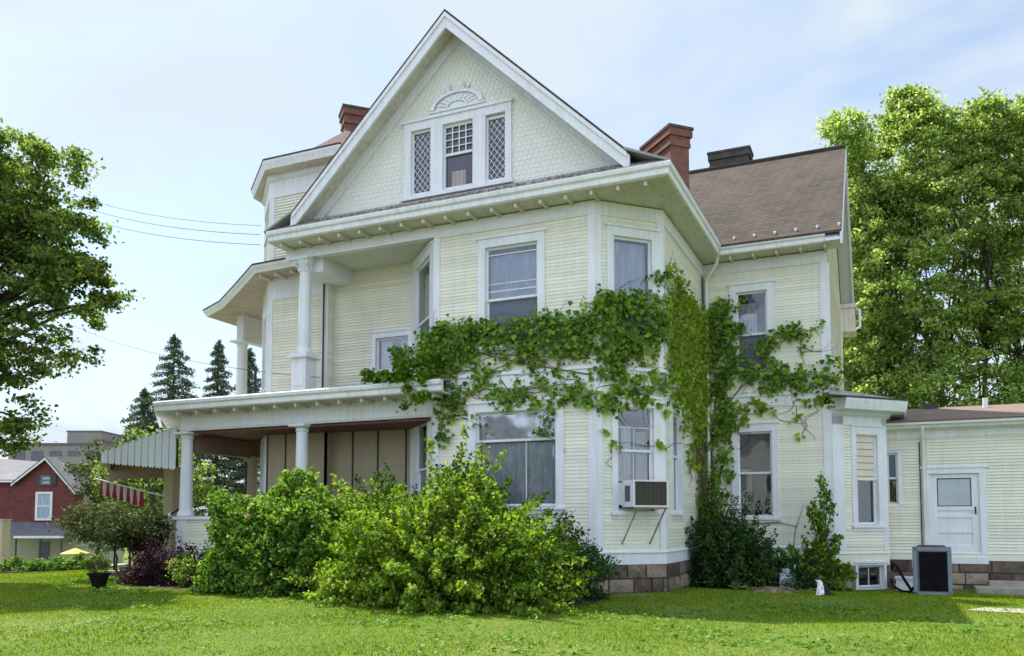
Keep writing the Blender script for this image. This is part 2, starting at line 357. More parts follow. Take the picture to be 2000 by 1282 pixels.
# ---------- trim
def trim(name,mb,m='white',**k): return mb.build(name,M[m],H,**k)
frz=[(.0,7.0),(.03,7.0),(.045,7.03),(.035,7.05),(.035,7.26),(0,7.26)]
mb=MB(); mb.sweep([(-8.22,14.56),(-4.83,14.56),(-3.82,15.57),(-3.82,19.36),(-1.08,19.36)],frz); trim('frieze',mb)
mb=MB(); mb.box(-11.95,-8.22,14.535,14.72,7.05,7.27); mb.box(-11.95,-8.22,14.50,14.535,7.03,7.07); mb.box(-11.7,-11.1,14.72,15.84,6.75,7.27); trim('porch_beam',mb)
mb=MB(); mb.box(-11.1,-8.2,14.72,15.84,7.06,7.09); trim('balcony_ceiling',mb,'ceiling')
for f,u0,u1,z0,z1 in [(F1,.0,.13,ZS,7.0),(F1,3.25,3.405,ZS,7.0),(RC,-.005,.12,ZS,7.0),(RC,1.31,1.435,ZS,7.0),(F3,0,.11,ZS,7.0),(F3,3.7,3.79,ZS,7.0),(WG,2.58,2.755,ZS,7.0),(GE,-.01,.16,ZS,7.0),(GE,5.74,5.91,ZS,7.2),
        (LC,1.69,1.81,.62,7.0),(LC,0,.1,.62,7.0),(TW,0,.13,4.1,9.4),(TW,1.57,1.715,4.1,7.0),(TC,0,.1,.62,9.4),(TC,1.44,1.555,.62,9.4),(BC,0,.3,.62,3.6),(BC,1.38,1.51,.62,3.6),(BS,0,.12,.62,3.6),(TL,2.78,2.9,.62,9.4)]:
    mb=MB(); mb.fbox(f,u0,u1,z0,z1,.0,.03); trim('corner_board',mb)
sk=[(0,.52),(.03,.52),(.03,.72),(.055,.73),(.055,.75),(.02,.775),(0,.775)]
mb=MB(); mb.sweep([(-8.3,14.56),(-4.83,14.56),(-3.82,15.57),(-3.82,19.36),(-1.08,19.36)],sk); trim('skirt_board',mb)
sk2=[(0,.36),(.03,.36),(.03,.60),(.05,.61),(.05,.63),(.02,.65),(0,.65)]
mb=MB(); mb.sweep([(-1.08,19.36),(-.02,20.42),(-.02,21.0)],sk2); trim('skirt_board',mb,'siding')
mb=MB(); mb.sweep([(-.02,21.0),(7.5,21.0)],[(0,.46),(.03,.46),(.03,.60),(.045,.61),(.02,.64),(0,.64)]); trim('skirt_board',mb,'siding')
belt=[(0,3.86),(.03,3.86),(.03,4.1),(.06,4.12),(.06,4.15),(.02,4.2),(0,4.2)]
mb=MB(); mb.sweep([(-8.1,14.56),(-4.83,14.56),(-3.82,15.57),(-3.82,19.36),(-1.08,19.36)],belt); trim('belt_course',mb)
mb=MB(); mb.fbox(BC,.34,1.36,.78,.80,.0,.028); mb.fbox(BC,.34,1.36,1.12,1.14,.0,.028); trim('panel_moulding',mb)
# ---------- windows
def wave_curtain(fr,u0,u1,z0,z1,d,amp=.018,per=.075,name='curtain',m='curtain',parent=None):
    n=max(8,int((u1-u0)/.012)); mb=MB(); ph=R.uniform(0,6)
    vs=[]
    for i in range(n+1):
        u=u0+(u1-u0)*i/n; w=math.sin(u/per*2*math.pi+ph+1.3*math.sin(u*9+ph))*amp
        vs+= [fr.p(u,z0,d+w),fr.p(u,z1,d+w*.5)]
    mb.add(vs,[(2*i,2*i+2,2*i+3,2*i+1) for i in range(n)]); o=mb.build(name,M[m],parent,smooth=True,fix=False); return o
def window(fr,op,rail=None,cas=.13,head=.17,curt=None,curt2=None,lower='glass',name='window',sill=True,upper='glass',vm=None,roomd=.55,depth=.10):
    u0,u1,z0,z1=op; mb=MB()
    mb.fbox(fr,u0-cas,u0,z0-.02,z1,.0,.036); mb.fbox(fr,u1,u1+cas,z0-.02,z1,.0,.036)
    mb.fbox(fr,u0-cas,u1+cas,z1,z1+head,.0,.038); mb.fbox(fr,u0-cas-.03,u1+cas+.03,z1+head,z1+head+.04,.0,.065)
    if sill: mb.fbox(fr,u0-cas-.03,u1+cas+.03,z0-.07,z0-.02,-.1,.07); mb.fbox(fr,u0-cas,u1+cas,z0-.15,z0-.07,.0,.03)
    # jambs
    mb.fbox(fr,u0-.02,u0,z0-.02,z1+.02,-depth-.06,.0); mb.fbox(fr,u1,u1+.02,z0-.02,z1+.02,-depth-.06,.0); mb.fbox(fr,u0,u1,z1,z1+.02,-depth-.06,.0); mb.fbox(fr,u0,u1,z0-.03,z0-.001,-depth-.06,-.1)
    w=mb.build(name,M['white'],H)
    s=MB(); st=.045
    def sash(a,b,d):
        s.fbox(fr,u0,u0+st,a,b,d-.035,d); s.fbox(fr,u1-st,u1,a,b,d-.035,d); s.fbox(fr,u0+st,u1-st,b-st,b,d-.034,d-.001); s.fbox(fr,u0+st,u1-st,a,a+st,d-.034,d-.001)
    if rail:
        sash(rail-.02,z1,-.035); sash(z0,rail+.02,-.072)
        pu=MB(); pu.add([fr.p(u0+st,rail+.02,-.05),fr.p(u1-st,rail+.02,-.05),fr.p(u1-st,z1-st,-.05),fr.p(u0+st,z1-st,-.05)],[(0,1,2,3)])
        pl=MB(); pl.add([fr.p(u0+st,z0+st,-.09),fr.p(u1-st,z0+st,-.09),fr.p(u1-st,rail-.02,-.09),fr.p(u0+st,rail-.02,-.09)],[(0,1,2,3)])
        pu.build('pane',M[upper],w,fix=False); pl.build('pane',M[lower],w,fix=False)
    else:
        sash(z0,z1,-.05); pu=MB(); pu.add([fr.p(u0+st,z0+st,-.07),fr.p(u1-st,z0+st,-.07),fr.p(u1-st,z1-st,-.07),fr.p(u0+st,z1-st,-.07)],[(0,1,2,3)]); pu.build('pane',M[upper],w,fix=False)
    if vm:
        for (ua,ub,za,zb,d) in vm: s.fbox(fr,ua,ub,za,zb,d-.02,d)
    s.build('sash',M['white'],w)
    if curt:
        for c in curt: wave_curtain(fr,c[0],c[1],c[2],c[3],-.16,m=c[4] if len(c)>4 else 'curtain',parent=w)
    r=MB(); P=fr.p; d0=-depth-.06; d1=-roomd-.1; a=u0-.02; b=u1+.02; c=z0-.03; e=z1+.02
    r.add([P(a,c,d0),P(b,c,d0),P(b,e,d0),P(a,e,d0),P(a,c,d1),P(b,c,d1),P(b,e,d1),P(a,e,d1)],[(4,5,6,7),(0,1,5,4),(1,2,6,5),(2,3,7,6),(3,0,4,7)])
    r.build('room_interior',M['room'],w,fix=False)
    return w
window(F1,W1u,5.62,cas=.15,curt=[(1.18,2.21,5.0,6.52)],lower='screen',vm=[(1.2,2.2,6.5,6.52,-.036),(1.2,2.2,5.93,5.945,-.045),(1.2,2.2,5.78,5.80,-.045)])
w=window(F1,W1l,2.86,cas=.16,curt=[(1.0,2.55,1.65,2.82,'curtain_grey'),(1.0,2.55,2.9,3.36,'curtain')],upper='glass_bright',vm=[(1.96,1.975,1.65,2.84,-.075)])
window(RC,R1u,5.56,cas=.13,curt=[(.42,1.14,4.9,6.6,'curtain_grey')],lower='screen')
window(RC,R1l,2.62,cas=.12,curt=[(.47,.78,1.6,2.55,'curtain_warm'),(.9,1.15,1.6,3.0,'curtain_warm'),(.6,.8,2.2,3.1,'curtain_grey')],vm=[(.48,1.14,3.05,3.065,-.046),(.80,.815,2.64,3.06,-.046),(.80,.815,1.6,2.6,-.08)])
window(F3,F3l,2.6,cas=.11,curt=[(.7,1.2,1.6,3.2,'curtain_grey')])
window(WG,Gu,5.55,cas=.15,curt=[(.8,1.2,5.0,6.3,'curtain_grey')],lower='screen')
window(WG,Gl,2.40,cas=.13,curt=[(.78,1.02,1.5,2.5,'curtain_warm')],roomd=.8)
window(LC,Lu,5.55,cas=.14,curt=[(.5,.9,4.9,6.6,'curtain_grey')],lower='screen')
window(LC,Ll,2.4,cas=.13)
window(BK,Nw,None,cas=.1,head=.12,curt=[(1.22,1.5,4.7,5.4,'curtain'),(1.72,1.98,4.7,5.4,'curtain')])
window(TC,TCw,5.4,cas=.13,curt=[(.35,1.15,4.6,6.2,'curtain')]); window(TC,TCl,2.3,cas=.13)
window(BC,Bw,2.24,cas=.13,upper='blind',lower='glass',curt=[(.68,.85,1.3,2.2,'curtain_warm')])
window(RW,Rw,2.3,cas=.08,head=.06,lower='glass',upper='screen',sill=False,roomd=.3)
bw=window(BC,Bf,None,cas=.07,head=.05,roomd=.3,vm=[(.97,.985,-.1,.34,-.045)])
# slats of the blind
mb=MB()
for i in range(6): mb.fbox(BC,.70,1.20,2.30+i*.15,2.312+i*.15,-.049,-.043)
mb.build('blind_slat_line',M['brownwood'],bw.parent)
# gable triple window
mb=MB(); G=Fr(-8.95,14.56,1,0); Y=14.56
ops=[(.18,.64,8.0,9.34),(.92,1.6,8.0,9.33),(1.88,2.31,8.0,9.31)]
us=[0,.18,.64,.92,1.6,1.88,2.31,2.44]
for a,b in ((0,.18),(.64,.92),(1.6,1.88),(2.31,2.44)): mb.fbox(G,a,b,7.95,9.33,-.1,.05)
mb.fbox(G,0,2.44,9.33,9.5,-.1,.052); mb.fbox(G,-.04,2.48,9.5,9.55,-.1,.085); mb.fbox(G,-.04,2.48,7.88,7.95,-.1,.085); mb.fbox(G,.18,2.31,7.95,8.0,-.1,.0)
tw=mb.build('gable_window',M['white'],H)
for k,(a,b,c,d) in enumerate(ops):
    p=MB(); p.add([G.p(a,c,-.06),G.p(b,c,-.06),G.p(b,d,-.06),G.p(a,d,-.06)],[(0,1,2,3)]); p.build('pane',M['dglass'],tw,fix=False)
    s=MB(); t=.035
    s.fbox(G,a,a+t,c,d,-.055,-.02); s.fbox(G,b-t,b,c,d,-.055,-.02); s.fbox(G,a+t,b-t,c,c+t,-.054,-.021); s.fbox(G,a+t,b-t,d-t-.02,d,-.054,-.021)
    if k==1:
        s.fbox(G,a+t,b-t,8.68,8.73,-.05,-.01)
        for i in range(1,4): u=a+t+(b-a-2*t)*i/4; s.fbox(G,u-.011,u+.011,8.73,d-t,-.05,-.025)
        for i in range(1,4): z=8.73+(d-t-8.73)*i/4; s.fbox(G,a+t,b-t,z-.009,z+.009,-.049,-.026)
        s.build('sash',M['white'],tw)
        q=MB(); q.fbox(G,a+.16,b-.2,8.05,8.36,-.058,-.0565); q.build('curtain',M['curtain_warm'],tw)
    else:
        s.build('sash',M['white'],tw); l=MB()
        for sg in (1,-1):
            step=.155; K=14
            for i in range(-4,K):
                # line z = z0 + sg*1.25*(u-a)
                z0=c+i*step+( (0) if sg>0 else (b-a)*1.25-.0 )-.0
                pts=[]
                for u in np.linspace(a+t,b-t,25):
                    z=z0+sg*1.25*(u-a)
                    if c+t<z<d-t-.02: pts.append((u,z))
                if len(pts)>1:
                    (ua,za),(ub,zb)=pts[0],pts[-1]; h=.0085; dd=-.045 if sg>0 else -.047
                    l.add([G.p(ua,za-h,dd),G.p(ub,zb-h,dd),G.p(ub,zb+h,dd),G.p(ua,za+h,dd)],[(0,1,2,3)])
        l.build('lattice',M['white'],tw,fix=False)
# carved fan above it
mb=MB(); ax,az=-7.72,9.66
def arc(r0,r1,d0,d1,n=28,sq=.55):
    for i in range(n):
        a0=math.pi*i/n; a1=math.pi*(i+1)/n
        q=lambda r,a,d:(ax+r*math.cos(a),14.56-d,az+r*sq*math.sin(a))
        vs=[q(r0,a0,d1),q(r1,a0,d1),q(r1,a1,d1),q(r0,a1,d1),q(r0,a0,d0),q(r1,a0,d0),q(r1,a1,d0),q(r0,a1,d0)]
        mb.add(vs,[(0,1,2,3),(0,4,5,1),(2,6,7,3)])
arc(.0,.55,.0,.022); arc(.5,.6,.02,.06); arc(.2,.24,.02,.045)
for i in range(1,10):
    a=math.pi*i/10; c,s_=math.cos(a),math.sin(a)
    mb.tube([(ax+.22*c,14.53,az+.12*s_),(ax+.5*c,14.53,az+.275*s_)],.014,6)
for sx in (-1,1):
    pts=[(ax+sx*(.12+.1*t+.05*math.cos(t*5)),14.53,az+.38+.1*math.sin(t*5)+.04*t) for t in np.linspace(0,1.2,12)]; mb.tube(pts,.016,6)
mb.fbox(Fr(-8.35,14.56,1,0),0,1.26,9.62,9.66,0,.04)
trim('fan_ornament',mb)
# ---------- gable rakes and main roof
apz=11.40; bx=3.62; bz=7.93
def chev(mb,zoff,t,y0,y1,xb=None,half=None):
    half=half or bx; s=(apz-bz)/bx
    A=(cx,apz-zoff); 
    for sg in (-1,1):
        B=(cx+sg*half,apz-zoff-s*half)
        poly=[A,B,(B[0],B[1]-t),(A[0],A[1]-t)]
        vs=[(x,y0,z) for x,z in poly]+[(x,y1,z) for x,z in poly]
        mb.add(vs,[(0,1,2,3),(4,7,6,5),(0,4,5,1),(1,5,6,2),(2,6,7,3),(3,7,4,0)])
mb=MB(); chev(mb,.05,.30,14.06,14.12,half=3.72); chev(mb,.045,.09,14.03,14.06,half=3.68); trim('rake_board',mb)
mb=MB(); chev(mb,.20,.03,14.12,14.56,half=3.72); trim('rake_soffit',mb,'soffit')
mb=MB(); chev(mb,.23,.24,14.50,14.556,half=3.62); chev(mb,.45,.05,14.47,14.556,half=3.6); trim('rake_moulding',mb)
def slab(mb,pts,th):
    n=len(pts); mb.add(list(pts)+[(x,y,z-th) for x,y,z in pts],[tuple(range(n)),tuple(range(n,2*n))[::-1]]+[(i,i+n,(i+1)%n+n,(i+1)%n) for i in range(n)])
YR=26.
mb=MB()
for sg in (-1,1):
    slab(mb,[(cx,14.03,apz+.01),(cx,YR,apz+.01),(cx+sg*bx,YR,bz+.01),(cx+sg*bx,14.03,bz+.01)],.045)
mroof=mb.build('roof',M['roof_red'],H); mb=MB()
slab(mb,[(cx+bx,14.03,bz+.01),(cx+bx,YR-3,bz+.01),(-3.27,YR-3,7.55),(-3.27,13.98,7.55)],.045)
mb.build('roof_flare',M['roof_grey'],H); mb=MB()
slab(mb,[(cx-bx,14.03,bz+.01),(cx-bx,YR,bz+.01),(-12.1,YR,7.55),(-12.1,13.98,7.55)],.045)
mb.build('roof_flare',M['roof_grey'],H)
mb=MB()   # shallow skirt roof below the gable
slab(mb,[(-12.02,13.98,7.53),(-3.27,13.98,7.53),(-4.05,14.56,7.88),(-11.5,14.56,7.88)],.03); mb.build('skirt_roof',M['roof_grey'],H)
mb=MB()
for i in range(420):
    x=R.uniform(-11.9,-3.5); y=R.uniform(13.98,14.2); z=7.53+(y-13.98)*.6; w=R.uniform(.02,.07)
    mb.add([(x,y,z),(x+w,y+.02,z+.005),(x+w,y+.03,z+.03),(x,y+.01,z+R.uniform(.015,.05))],[(0,1,2,3)])
ll=mb.build('leaf_litter',M['rusty'],H,fix=False); ll['kind']='stuff'
# back gable closing
mb=MB(); mb.add([(cx-3.9,25.9,7.3),(cx+3.9,25.9,7.3),(cx,25.9,11.3)],[(0,1,2)]); mb.build('rear_gable',M['siding'],H,fix=False)
# wing roof: ridge along x
mb=MB(); ge=-.75
slab(mb,[(-9,22.3,10.76),(ge,22.3,10.76),(ge,18.76,7.50),(-3.35,18.76,7.50),(-9,18.76,7.50)],.05)
slab(mb,[(-9,22.3,10.76),(-9,25.9,7.45),(ge,25.9,7.45),(ge,22.3,10.76)],.05)
wroof=mb.build('roof',M['roof'],H)
mb=MB()
for (y0,z0,y1,z1) in ((22.3,10.71,18.74,7.43),(22.3,10.71,25.92,7.38)):
    vs=[(x,y,z) for x in (ge-.03,ge+.02) for y,z in ((y0,z0),(y1,z1),(y1,z1-.24),(y0,z0-.24))]
    mb.add(vs,[(0,1,2,3),(4,7,6,5),(0,4,5,1),(1,5,6,2),(2,6,7,3),(3,7,4,0)])
    vs=[(x,y,z) for x in (-1.08,ge-.03) for y,z in ((y0,z0-.12),(y1,z1-.12),(y1,z1-.15),(y0,z0-.15))]
    mb.add(vs,[(0,1,2,3),(4,7,6,5),(0,4,5,1),(1,5,6,2),(2,6,7,3),(3,7,4,0)])
trim('rake_board',mb)
mb=MB(); mb.box(-1.08,-.72,25.2,25.95,6.75,7.42); mb.box(-1.08,-.66,25.15,26.0,7.34,7.45); mb.box(-1.08,-.70,25.18,25.97,6.66,6.76); trim('cornice_return',mb,'soffit')
mb=MB(); mb.tube([(-9,22.3,10.79),(ge,22.3,10.79)],.05,8); mb.build('ridge_cap',M['roof'],H)
# ---------- eaves
def gutter(name,path,z,off,m='gutter',closed=False):
    mb=MB(); mb.sweep(path,[(off-.13,z),(off-.02,z+.005),(off,z-.02),(off-.01,z-.08),(off-.05,z-.115),(off-.05,z-.2),(off-.07,z-.22),(off-.13,z-.22)],closed); return trim(name,mb,m)
gutter('gutter',[(-12.02,14.56),(-3.86,14.56),(-3.86,19.36)],7.52,.6)
gutter('gutter',[(-3.3,19.36),(-1.08,19.36),(-1.08+.0,19.36)][:2],7.50,.6)
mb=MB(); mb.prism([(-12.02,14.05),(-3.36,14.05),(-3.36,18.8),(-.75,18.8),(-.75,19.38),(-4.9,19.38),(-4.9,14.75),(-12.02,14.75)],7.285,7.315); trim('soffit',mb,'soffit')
bmb=MB(); bmb.box(-.026,.026,-.42,0,-.06,0); bmb.box(-.022,.022,-.42,-.36,-.085,-.06)
b0=bmb.build('bracket',M['soffit'],H); bcount=[0]
def bracket(x,y,z,rot):
    if bcount[0]==0: o=b0
    else: o=b0.copy(); COL.objects.link(o)
    bcount[0]+=1; o.location=(x,y,z); o.rotation_euler=(0,0,rot); o.parent=H
for i in range(17): bracket(-11.75+i*.5,14.53,7.284,0)
for i in range(5): bracket(-3.1+i*.5,19.33,7.284,0)
mb=MB()
for i in range(6):
    x=-3.0+i*.44; mb.lathe(x,18.9+0*i,[(.015,7.62),(.028,7.66),(.026,7.69),(.008,7.70)],10)
mb.build('snow_guards',M['white'],wroof)
# ---------- chimneys (sub-parts of the roofs), turned 45 degrees like the corner fireplaces below
def chimney(x,y,ang,lx,ly,z0,z1,m,parent,flue=True):
    mb=MB(); c,s=math.cos(ang),math.sin(ang)
    def blk(a0,a1,b0,b1,za,zb):
        q=[(x+c*a-s*b,y+s*a+c*b) for a,b in ((a0,b0),(a1,b0),(a1,b1),(a0,b1))]; mb.prism(q,za,zb)
    blk(0,lx,0,ly,z0,z1-.42); blk(-.03,lx+.03,-.03,ly+.03,z1-.42,z1-.34); blk(-.02,lx+.02,-.02,ly+.02,z1-.34,z1-.2); blk(-.06,lx+.06,-.06,ly+.06,z1-.2,z1-.04)
    o=mb.build('chimney',M[m],parent)
    mb=MB(); blk(-.08,lx+.08,-.08,ly+.08,z1-.04,z1+.02)
    mb.build('chimney_cap',M['capstone'],parent)
    return o
chimney(-4.07,17.45,math.radians(45),.46,1.12,7.62,9.82,'brick',mroof)
chimney(-12.05,16.8,math.radians(45),.75,.5,9.0,11.62,'brick',mroof)
chimney(-4.15,22.45,0,.98,.5,9.9,11.27,'capstone',wroof)
# ---------- tower top and balcony roof
def octo(pts): return pts
te=[(-11.0,15.2),(-13.15,15.2),(-14.6,16.45),(-14.9,19.6),(-12.5,21.5)]
te_r=te[::-1]
ctr=Vector((-11.6,18.2))
mb=MB(); mb.prism(te,9.56,9.58); trim('tower_soffit',mb,'soffit')
def outl(path,prof,m,name): mb=MB(); mb.sweep(path,prof); return trim(name,mb,m)
tp=te[::-1]
outl(tp,[(-.02,9.57),(.0,9.57),(.02,9.64),(.05,9.72),(.05,9.765),(-.3,9.77),(-.3,9.57)],'gutter','tower_cornice'); outl(tp,[(0,9.768),(.065,9.768),(.065,9.80),(0,9.80)],'dark','roof_edge')
outl([(-14.4,19.6),(-14.4,16.7),(-13.3,15.6),(-11.0,15.6)],[(0,9.02),(.035,9.02),(.035,9.40),(.10,9.46),(.10,9.56),(0,9.56)],'white','frieze')
outl([(-14.4,19.6),(-14.4,16.7),(-13.3,15.6),(-11.6,15.6)],[(0,8.35),(.04,8.35),(.04,8.42),(0,8.45)],'white','belt_course')
mb=MB(); rim=[(-10.4,15.35),(-13.05,15.35),(-14.45,16.55),(-14.7,19.6),(-12.4,21.3),(-9.8,20.5)]
base=[(ctr.x+(x-ctr.x)*.88,ctr.y+(y-ctr.y)*.88) for x,y in rim]
ap=(-10.9,18.0,12.2); vs=[(x,y,9.80) for x,y in rim]+[(x,y,9.92) for x,y in base]+[ap]; n=len(rim)
mb.add(vs,[(i,(i+1)%n,(i+1)%n+n,i+n) for i in range(n)]+[(i+n,(i+1)%n+n,2*n) for i in range(n)]); mb.build('tower_roof',M['roof_red'],H)
# balcony roof, eave polygon
be=[(-12.02,15.0),(-13.25,15.05),(-14.7,16.1),(-16.25,17.2),(-17.35,17.75),(-17.5,22.0)]
outl(be[::-1],[(-.03,7.07),(0,7.07),(.02,7.12),(.07,7.18),(.08,7.23),(-.3,7.24),(-.3,7.07)],'gutter','balcony_cornice'); outl(be[::-1],[(0,7.235),(.095,7.235),(.095,7.265),(0,7.265)],'dark','roof_edge')
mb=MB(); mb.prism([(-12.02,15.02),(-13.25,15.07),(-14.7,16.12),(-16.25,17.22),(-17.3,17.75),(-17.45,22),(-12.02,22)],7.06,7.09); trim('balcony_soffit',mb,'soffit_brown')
mb=MB(); 
top=[(-12.02,16.0),(-13.2,16.0),(-14.3,17.0),(-15.3,18.0),(-15.9,18.6),(-16,22.0)]
vs=[(x,y,7.26) for x,y in be]+[(x,y,7.75) for x,y in top]; n=6
mb.add(vs,[(i,i+1,i+1+n,i+n) for i in range(n-1)]+[tuple(range(n,2*n))]); mb.build('balcony_roof',M['roof_red'],H)
mb=MB(); mb.sweep([(-16.35,22),(-16.35,18.0)],[(-.12,6.35),(.12,6.35),(.12,7.06),(-.12,7.06)]); trim('balcony_beam',mb)
for i in range(5):
    t=i/5+.1; bracket(-16.45,18.3+3*t,7.06,math.radians(-90))
for i in range(3): bracket(-12.3-.45*i,15.56,7.06,0)
outl([(-13.3,15.6),(-11.6,15.6)],[(0,6.55),(.035,6.55),(.035,7.06),(0,7.06)],'white','frieze')
# ---------- columns
def column(cx_,cy_,z0,z1,r,ped=None,orn=False,name='column'):
    mb=MB(); h=z1-z0; cap=.3 if orn else .16
    mb.lathe(cx_,cy_,[(r*1.35,z0),(r*1.35,z0+.06),(r*1.18,z0+.09),(r*1.05,z0+.14)]+[(r*(1.05-.14*t),z0+.14+(h-.14-cap)*t) for t in (0,.3,.6,.8,1)]+[(r*1.05,z1-cap+.02),(r*1.05,z1-cap+.05),(r*.92,z1-cap+.06)]+([(r*.95,z1-.22),(r*1.15,z1-.12),(r*1.5,z1-.05)] if orn else [(r*.95,z1-.08),(r*1.3,z1-.05)]),28)
    q=r*1.6; mb.box(cx_-q,cx_+q,cy_-q,cy_+q,z1-.05,z1)
    if orn:
        for k in range(4):
            a=math.pi/4+k*math.pi/2
            pts=[(cx_+math.cos(a)*(r*1.1+.05*math.cos(t)+.05),cy_+math.sin(a)*(r*1.1+.05*math.cos(t)+.05),z1-.13+.05*math.sin(t)) for t in np.linspace(-2,3.2,10)]; mb.tube(pts,.018,6)
        for k in range(10):
            a=k*math.pi/5; mb.tube([(cx_+math.cos(a)*r*.95,cy_+math.sin(a)*r*.95,z1-.3),(cx_+math.cos(a)*r*1.15,cy_+math.sin(a)*r*1.15,z1-.2),(cx_+math.cos(a)*(r*1.15+.04),cy_+math.sin(a)*(r*1.15+.04),z1-.19)],[.02,.022,.008],6)
    o=mb.build(name,M['white'],H,smooth=True)
    if ped:
        p=MB(); w=ped[2]; p.box(cx_-w,cx_+w,cy_-w,cy_+w,ped[0],ped[1]-.12); p.box(cx_-w-.07,cx_+w+.07,cy_-w-.07,cy_+w+.07,ped[1]-.12,ped[1]-.07); p.box(cx_-w-.03,cx_+w+.03,cy_-w-.03,cy_+w+.03,ped[1]-.07,ped[1]-.001)
        p.box(cx_-w*.7,cx_+w*.7,cy_-w-.012,cy_-w,ped[0]+.12,ped[1]-.25); p.build('pedestal',M['white'],o)
    return o
column(-11.48,14.62,4.95,7.04,.135,(4.1,4.95,.19),True)
column(-16.35,18.1,4.15,6.35,.15)
column(-11.5,14.62,1.44,3.4,.135); column(-14.82,14.66,1.44,3.38,.14)
c=column(-14.85,16.9,1.44,2.97,.13); c.data.materials[0]=M['tan']
# ---------- lower porch
mb=MB(); mb.sweep([(-17.2,21),(-17.0,16.75),(-14.95,14.56),(-8.0,14.56)],[(-.1,3.4),(.0,3.4),(.02,3.44),(.0,3.46),(.0,3.80),(-.1,3.80)]); trim('porch_beam',mb)
gutter('gutter',[(-17.0,21),(-17.0,16.6),(-14.95,14.56),(-7.75,14.56)],4.03,.6)
mb=MB(); mb.prism([(-17.4,16.5),(-15.2,14.05),(-7.8,14.05),(-7.8,14.53),(-8.2,14.53),(-8.2,15.86),(-17.4,21)],3.80,3.83); trim('soffit',mb,'soffit')
mb=MB(); slab(mb,[(-17.5,21,4.05),(-17.5,16.4,4.05),(-15.15,14.0,4.05),(-7.8,14.0,4.05),(-7.8,14.53,4.12),(-9.5,15.8,4.14),(-13.3,15.6,4.14),(-14.4,16.6,4.14),(-14.4,21,4.14)],.03); mb.build('porch_roof',M['roof_grey'],H)
for i in range(13): bracket(-14.6+i*.55,14.53,3.80,0)
mb=MB(); mb.prism([(-14.95,14.62),(-8.3,14.62),(-9.5,15.84),(-13.3,15.6),(-14.4,16.7),(-14.95,16.7)],3.34,3.38); mb.build('porch_ceiling',M['darkred'],H)
mb=MB(); mb.prism([(-17.0,16.8),(-14.95,14.7),(-14.4,16.7),(-14.4,21),(-17,21)],3.36,3.395); mb.build('porch_ceiling',M['darkred'],H)
mb=MB(); mb.box(-14.9,-14.76,14.85,18.2,2.97,3.34); mb.box(-14.93,-14.73,14.85,18.2,2.93,2.97); mb.build('porch_beam',M['brownwood'],H)
mb=MB(); mb.prism([(-15.3,14.5),(-8.2,14.5),(-9.5,15.84),(-14.4,16.7),(-14.4,21),(-17,21),(-17,17),(-15.3,16.9)],.46,.6); mb.build('porch_floor',M['concrete'],H)
PR=Fr(-14.9,14.5,1,0); mb=MB(); siding(mb,PR,.5,1.36,(0,6.6),out=.02); mb.build('porch_parapet',M['siding'],H,fix=False)
mb=MB(); mb.box(-15.0,-8.3,14.44,14.72,1.36,1.43); mb.fbox(PR,0,.3,.5,1.36,0,.03); mb.box(-15.02,-8.3,14.46,14.52,.42,.5); mb.box(-14.95,-14.6,14.5,14.8,.45,1.43); trim('parapet_cap',mb)
mb=MB(); mb.box(-14.9,-8.3,14.52,14.56,-.3,.44); mb.build('porch_base',M['mortar'],H)
# entrance awning on the porch's left side
x0,x1=-15.12,-17.55; ya,yb=14.62,16.5; SH=-1.88
def aw_side(y,name,m1,m2,sh=0):
    n=22
    for par,m in ((0,m1),(1,m2)):
        mb=MB()
        for i in range(n):
            if i%2!=par: continue
            a=x0+(x1-x0)*i/n; b=x0+(x1-x0)*(i+1)/n
            t=lambda x:(x-x0)/(x1-x0)
            zt=lambda x:3.52-.50*t(x)**1.15; zb=lambda x:2.53+.22*t(x)
            mm=(a+b)/2; dy=.02 if par else 0
            mb.add([(p[0]+sh,p[1],p[2]) for p in [(a,y+dy,zt(a)),(b,y+dy,zt(b)),(b,y+dy,zb(b)+.03),(mm,y+dy,zb(mm)-.02),(a,y+dy,zb(a)+.03),
                    (a,y+dy+.015,zt(a)),(b,y+dy+.015,zt(b)),(b,y+dy+.015,zb(b)+.03),(mm,y+dy+.015,zb(mm)-.02),(a,y+dy+.015,zb(a)+.03)]],[(0,1,2,3,4),(9,8,7,6,5),(0,5,6,1),(2,7,8,3),(3,8,9,4)])
        mb.build(name,M[m],awn,fix=False)
mb=MB(); slab(mb,[(x0,ya,3.54),(x0+SH,yb,3.54),(x1+SH,yb,3.03),(x1,ya,3.03)],.02); awn=mb.build('entrance_awning',M['awning_top'],H)
awn['label']='blue grey ribbed metal awning over the side entrance'
aw_side(ya-.02,'side_panel','awning_top','awning_light'); aw_side(yb,'side_panel','awn_in','awn_in',SH)
mb=MB(); mb.prism([(x1,ya),(x1-.02,ya),(x1+SH-.02,yb),(x1+SH,yb)],2.72,3.03); mb.build('valance',M['awning_top'],awn)
mb=MB()
for i in range(15):
    a=i/15; b_=(i+1)/15
    f=lambda t:2.48-.25*max(0,(t-.8)/.2)**2-.10*max(0,(.15-t)/.15)
    xa=x0+SH-.02+(x1-x0)*(1-a); xb=x0+SH-.02+(x1-x0)*(1-b_)
    mb.add([(xa,yb-.05,f(a)),(xb,yb-.05,f(b_)),(xb,yb-.05,2.95),(xa,yb-.05,2.95),(xa,yb-.01,f(a)),(xb,yb-.01,f(b_)),(xb,yb-.01,2.95),(xa,yb-.01,2.95)],[(0,1,2,3),(4,7,6,5),(0,4,5,1),(2,6,7,3)])
mb.build('inner_valance',M['awn_in'],awn)
mb=MB(); mb.box(-17.22,-16.9,16.25,16.55,.4,2.75); mb.build('awning_post',M['tan'],awn)
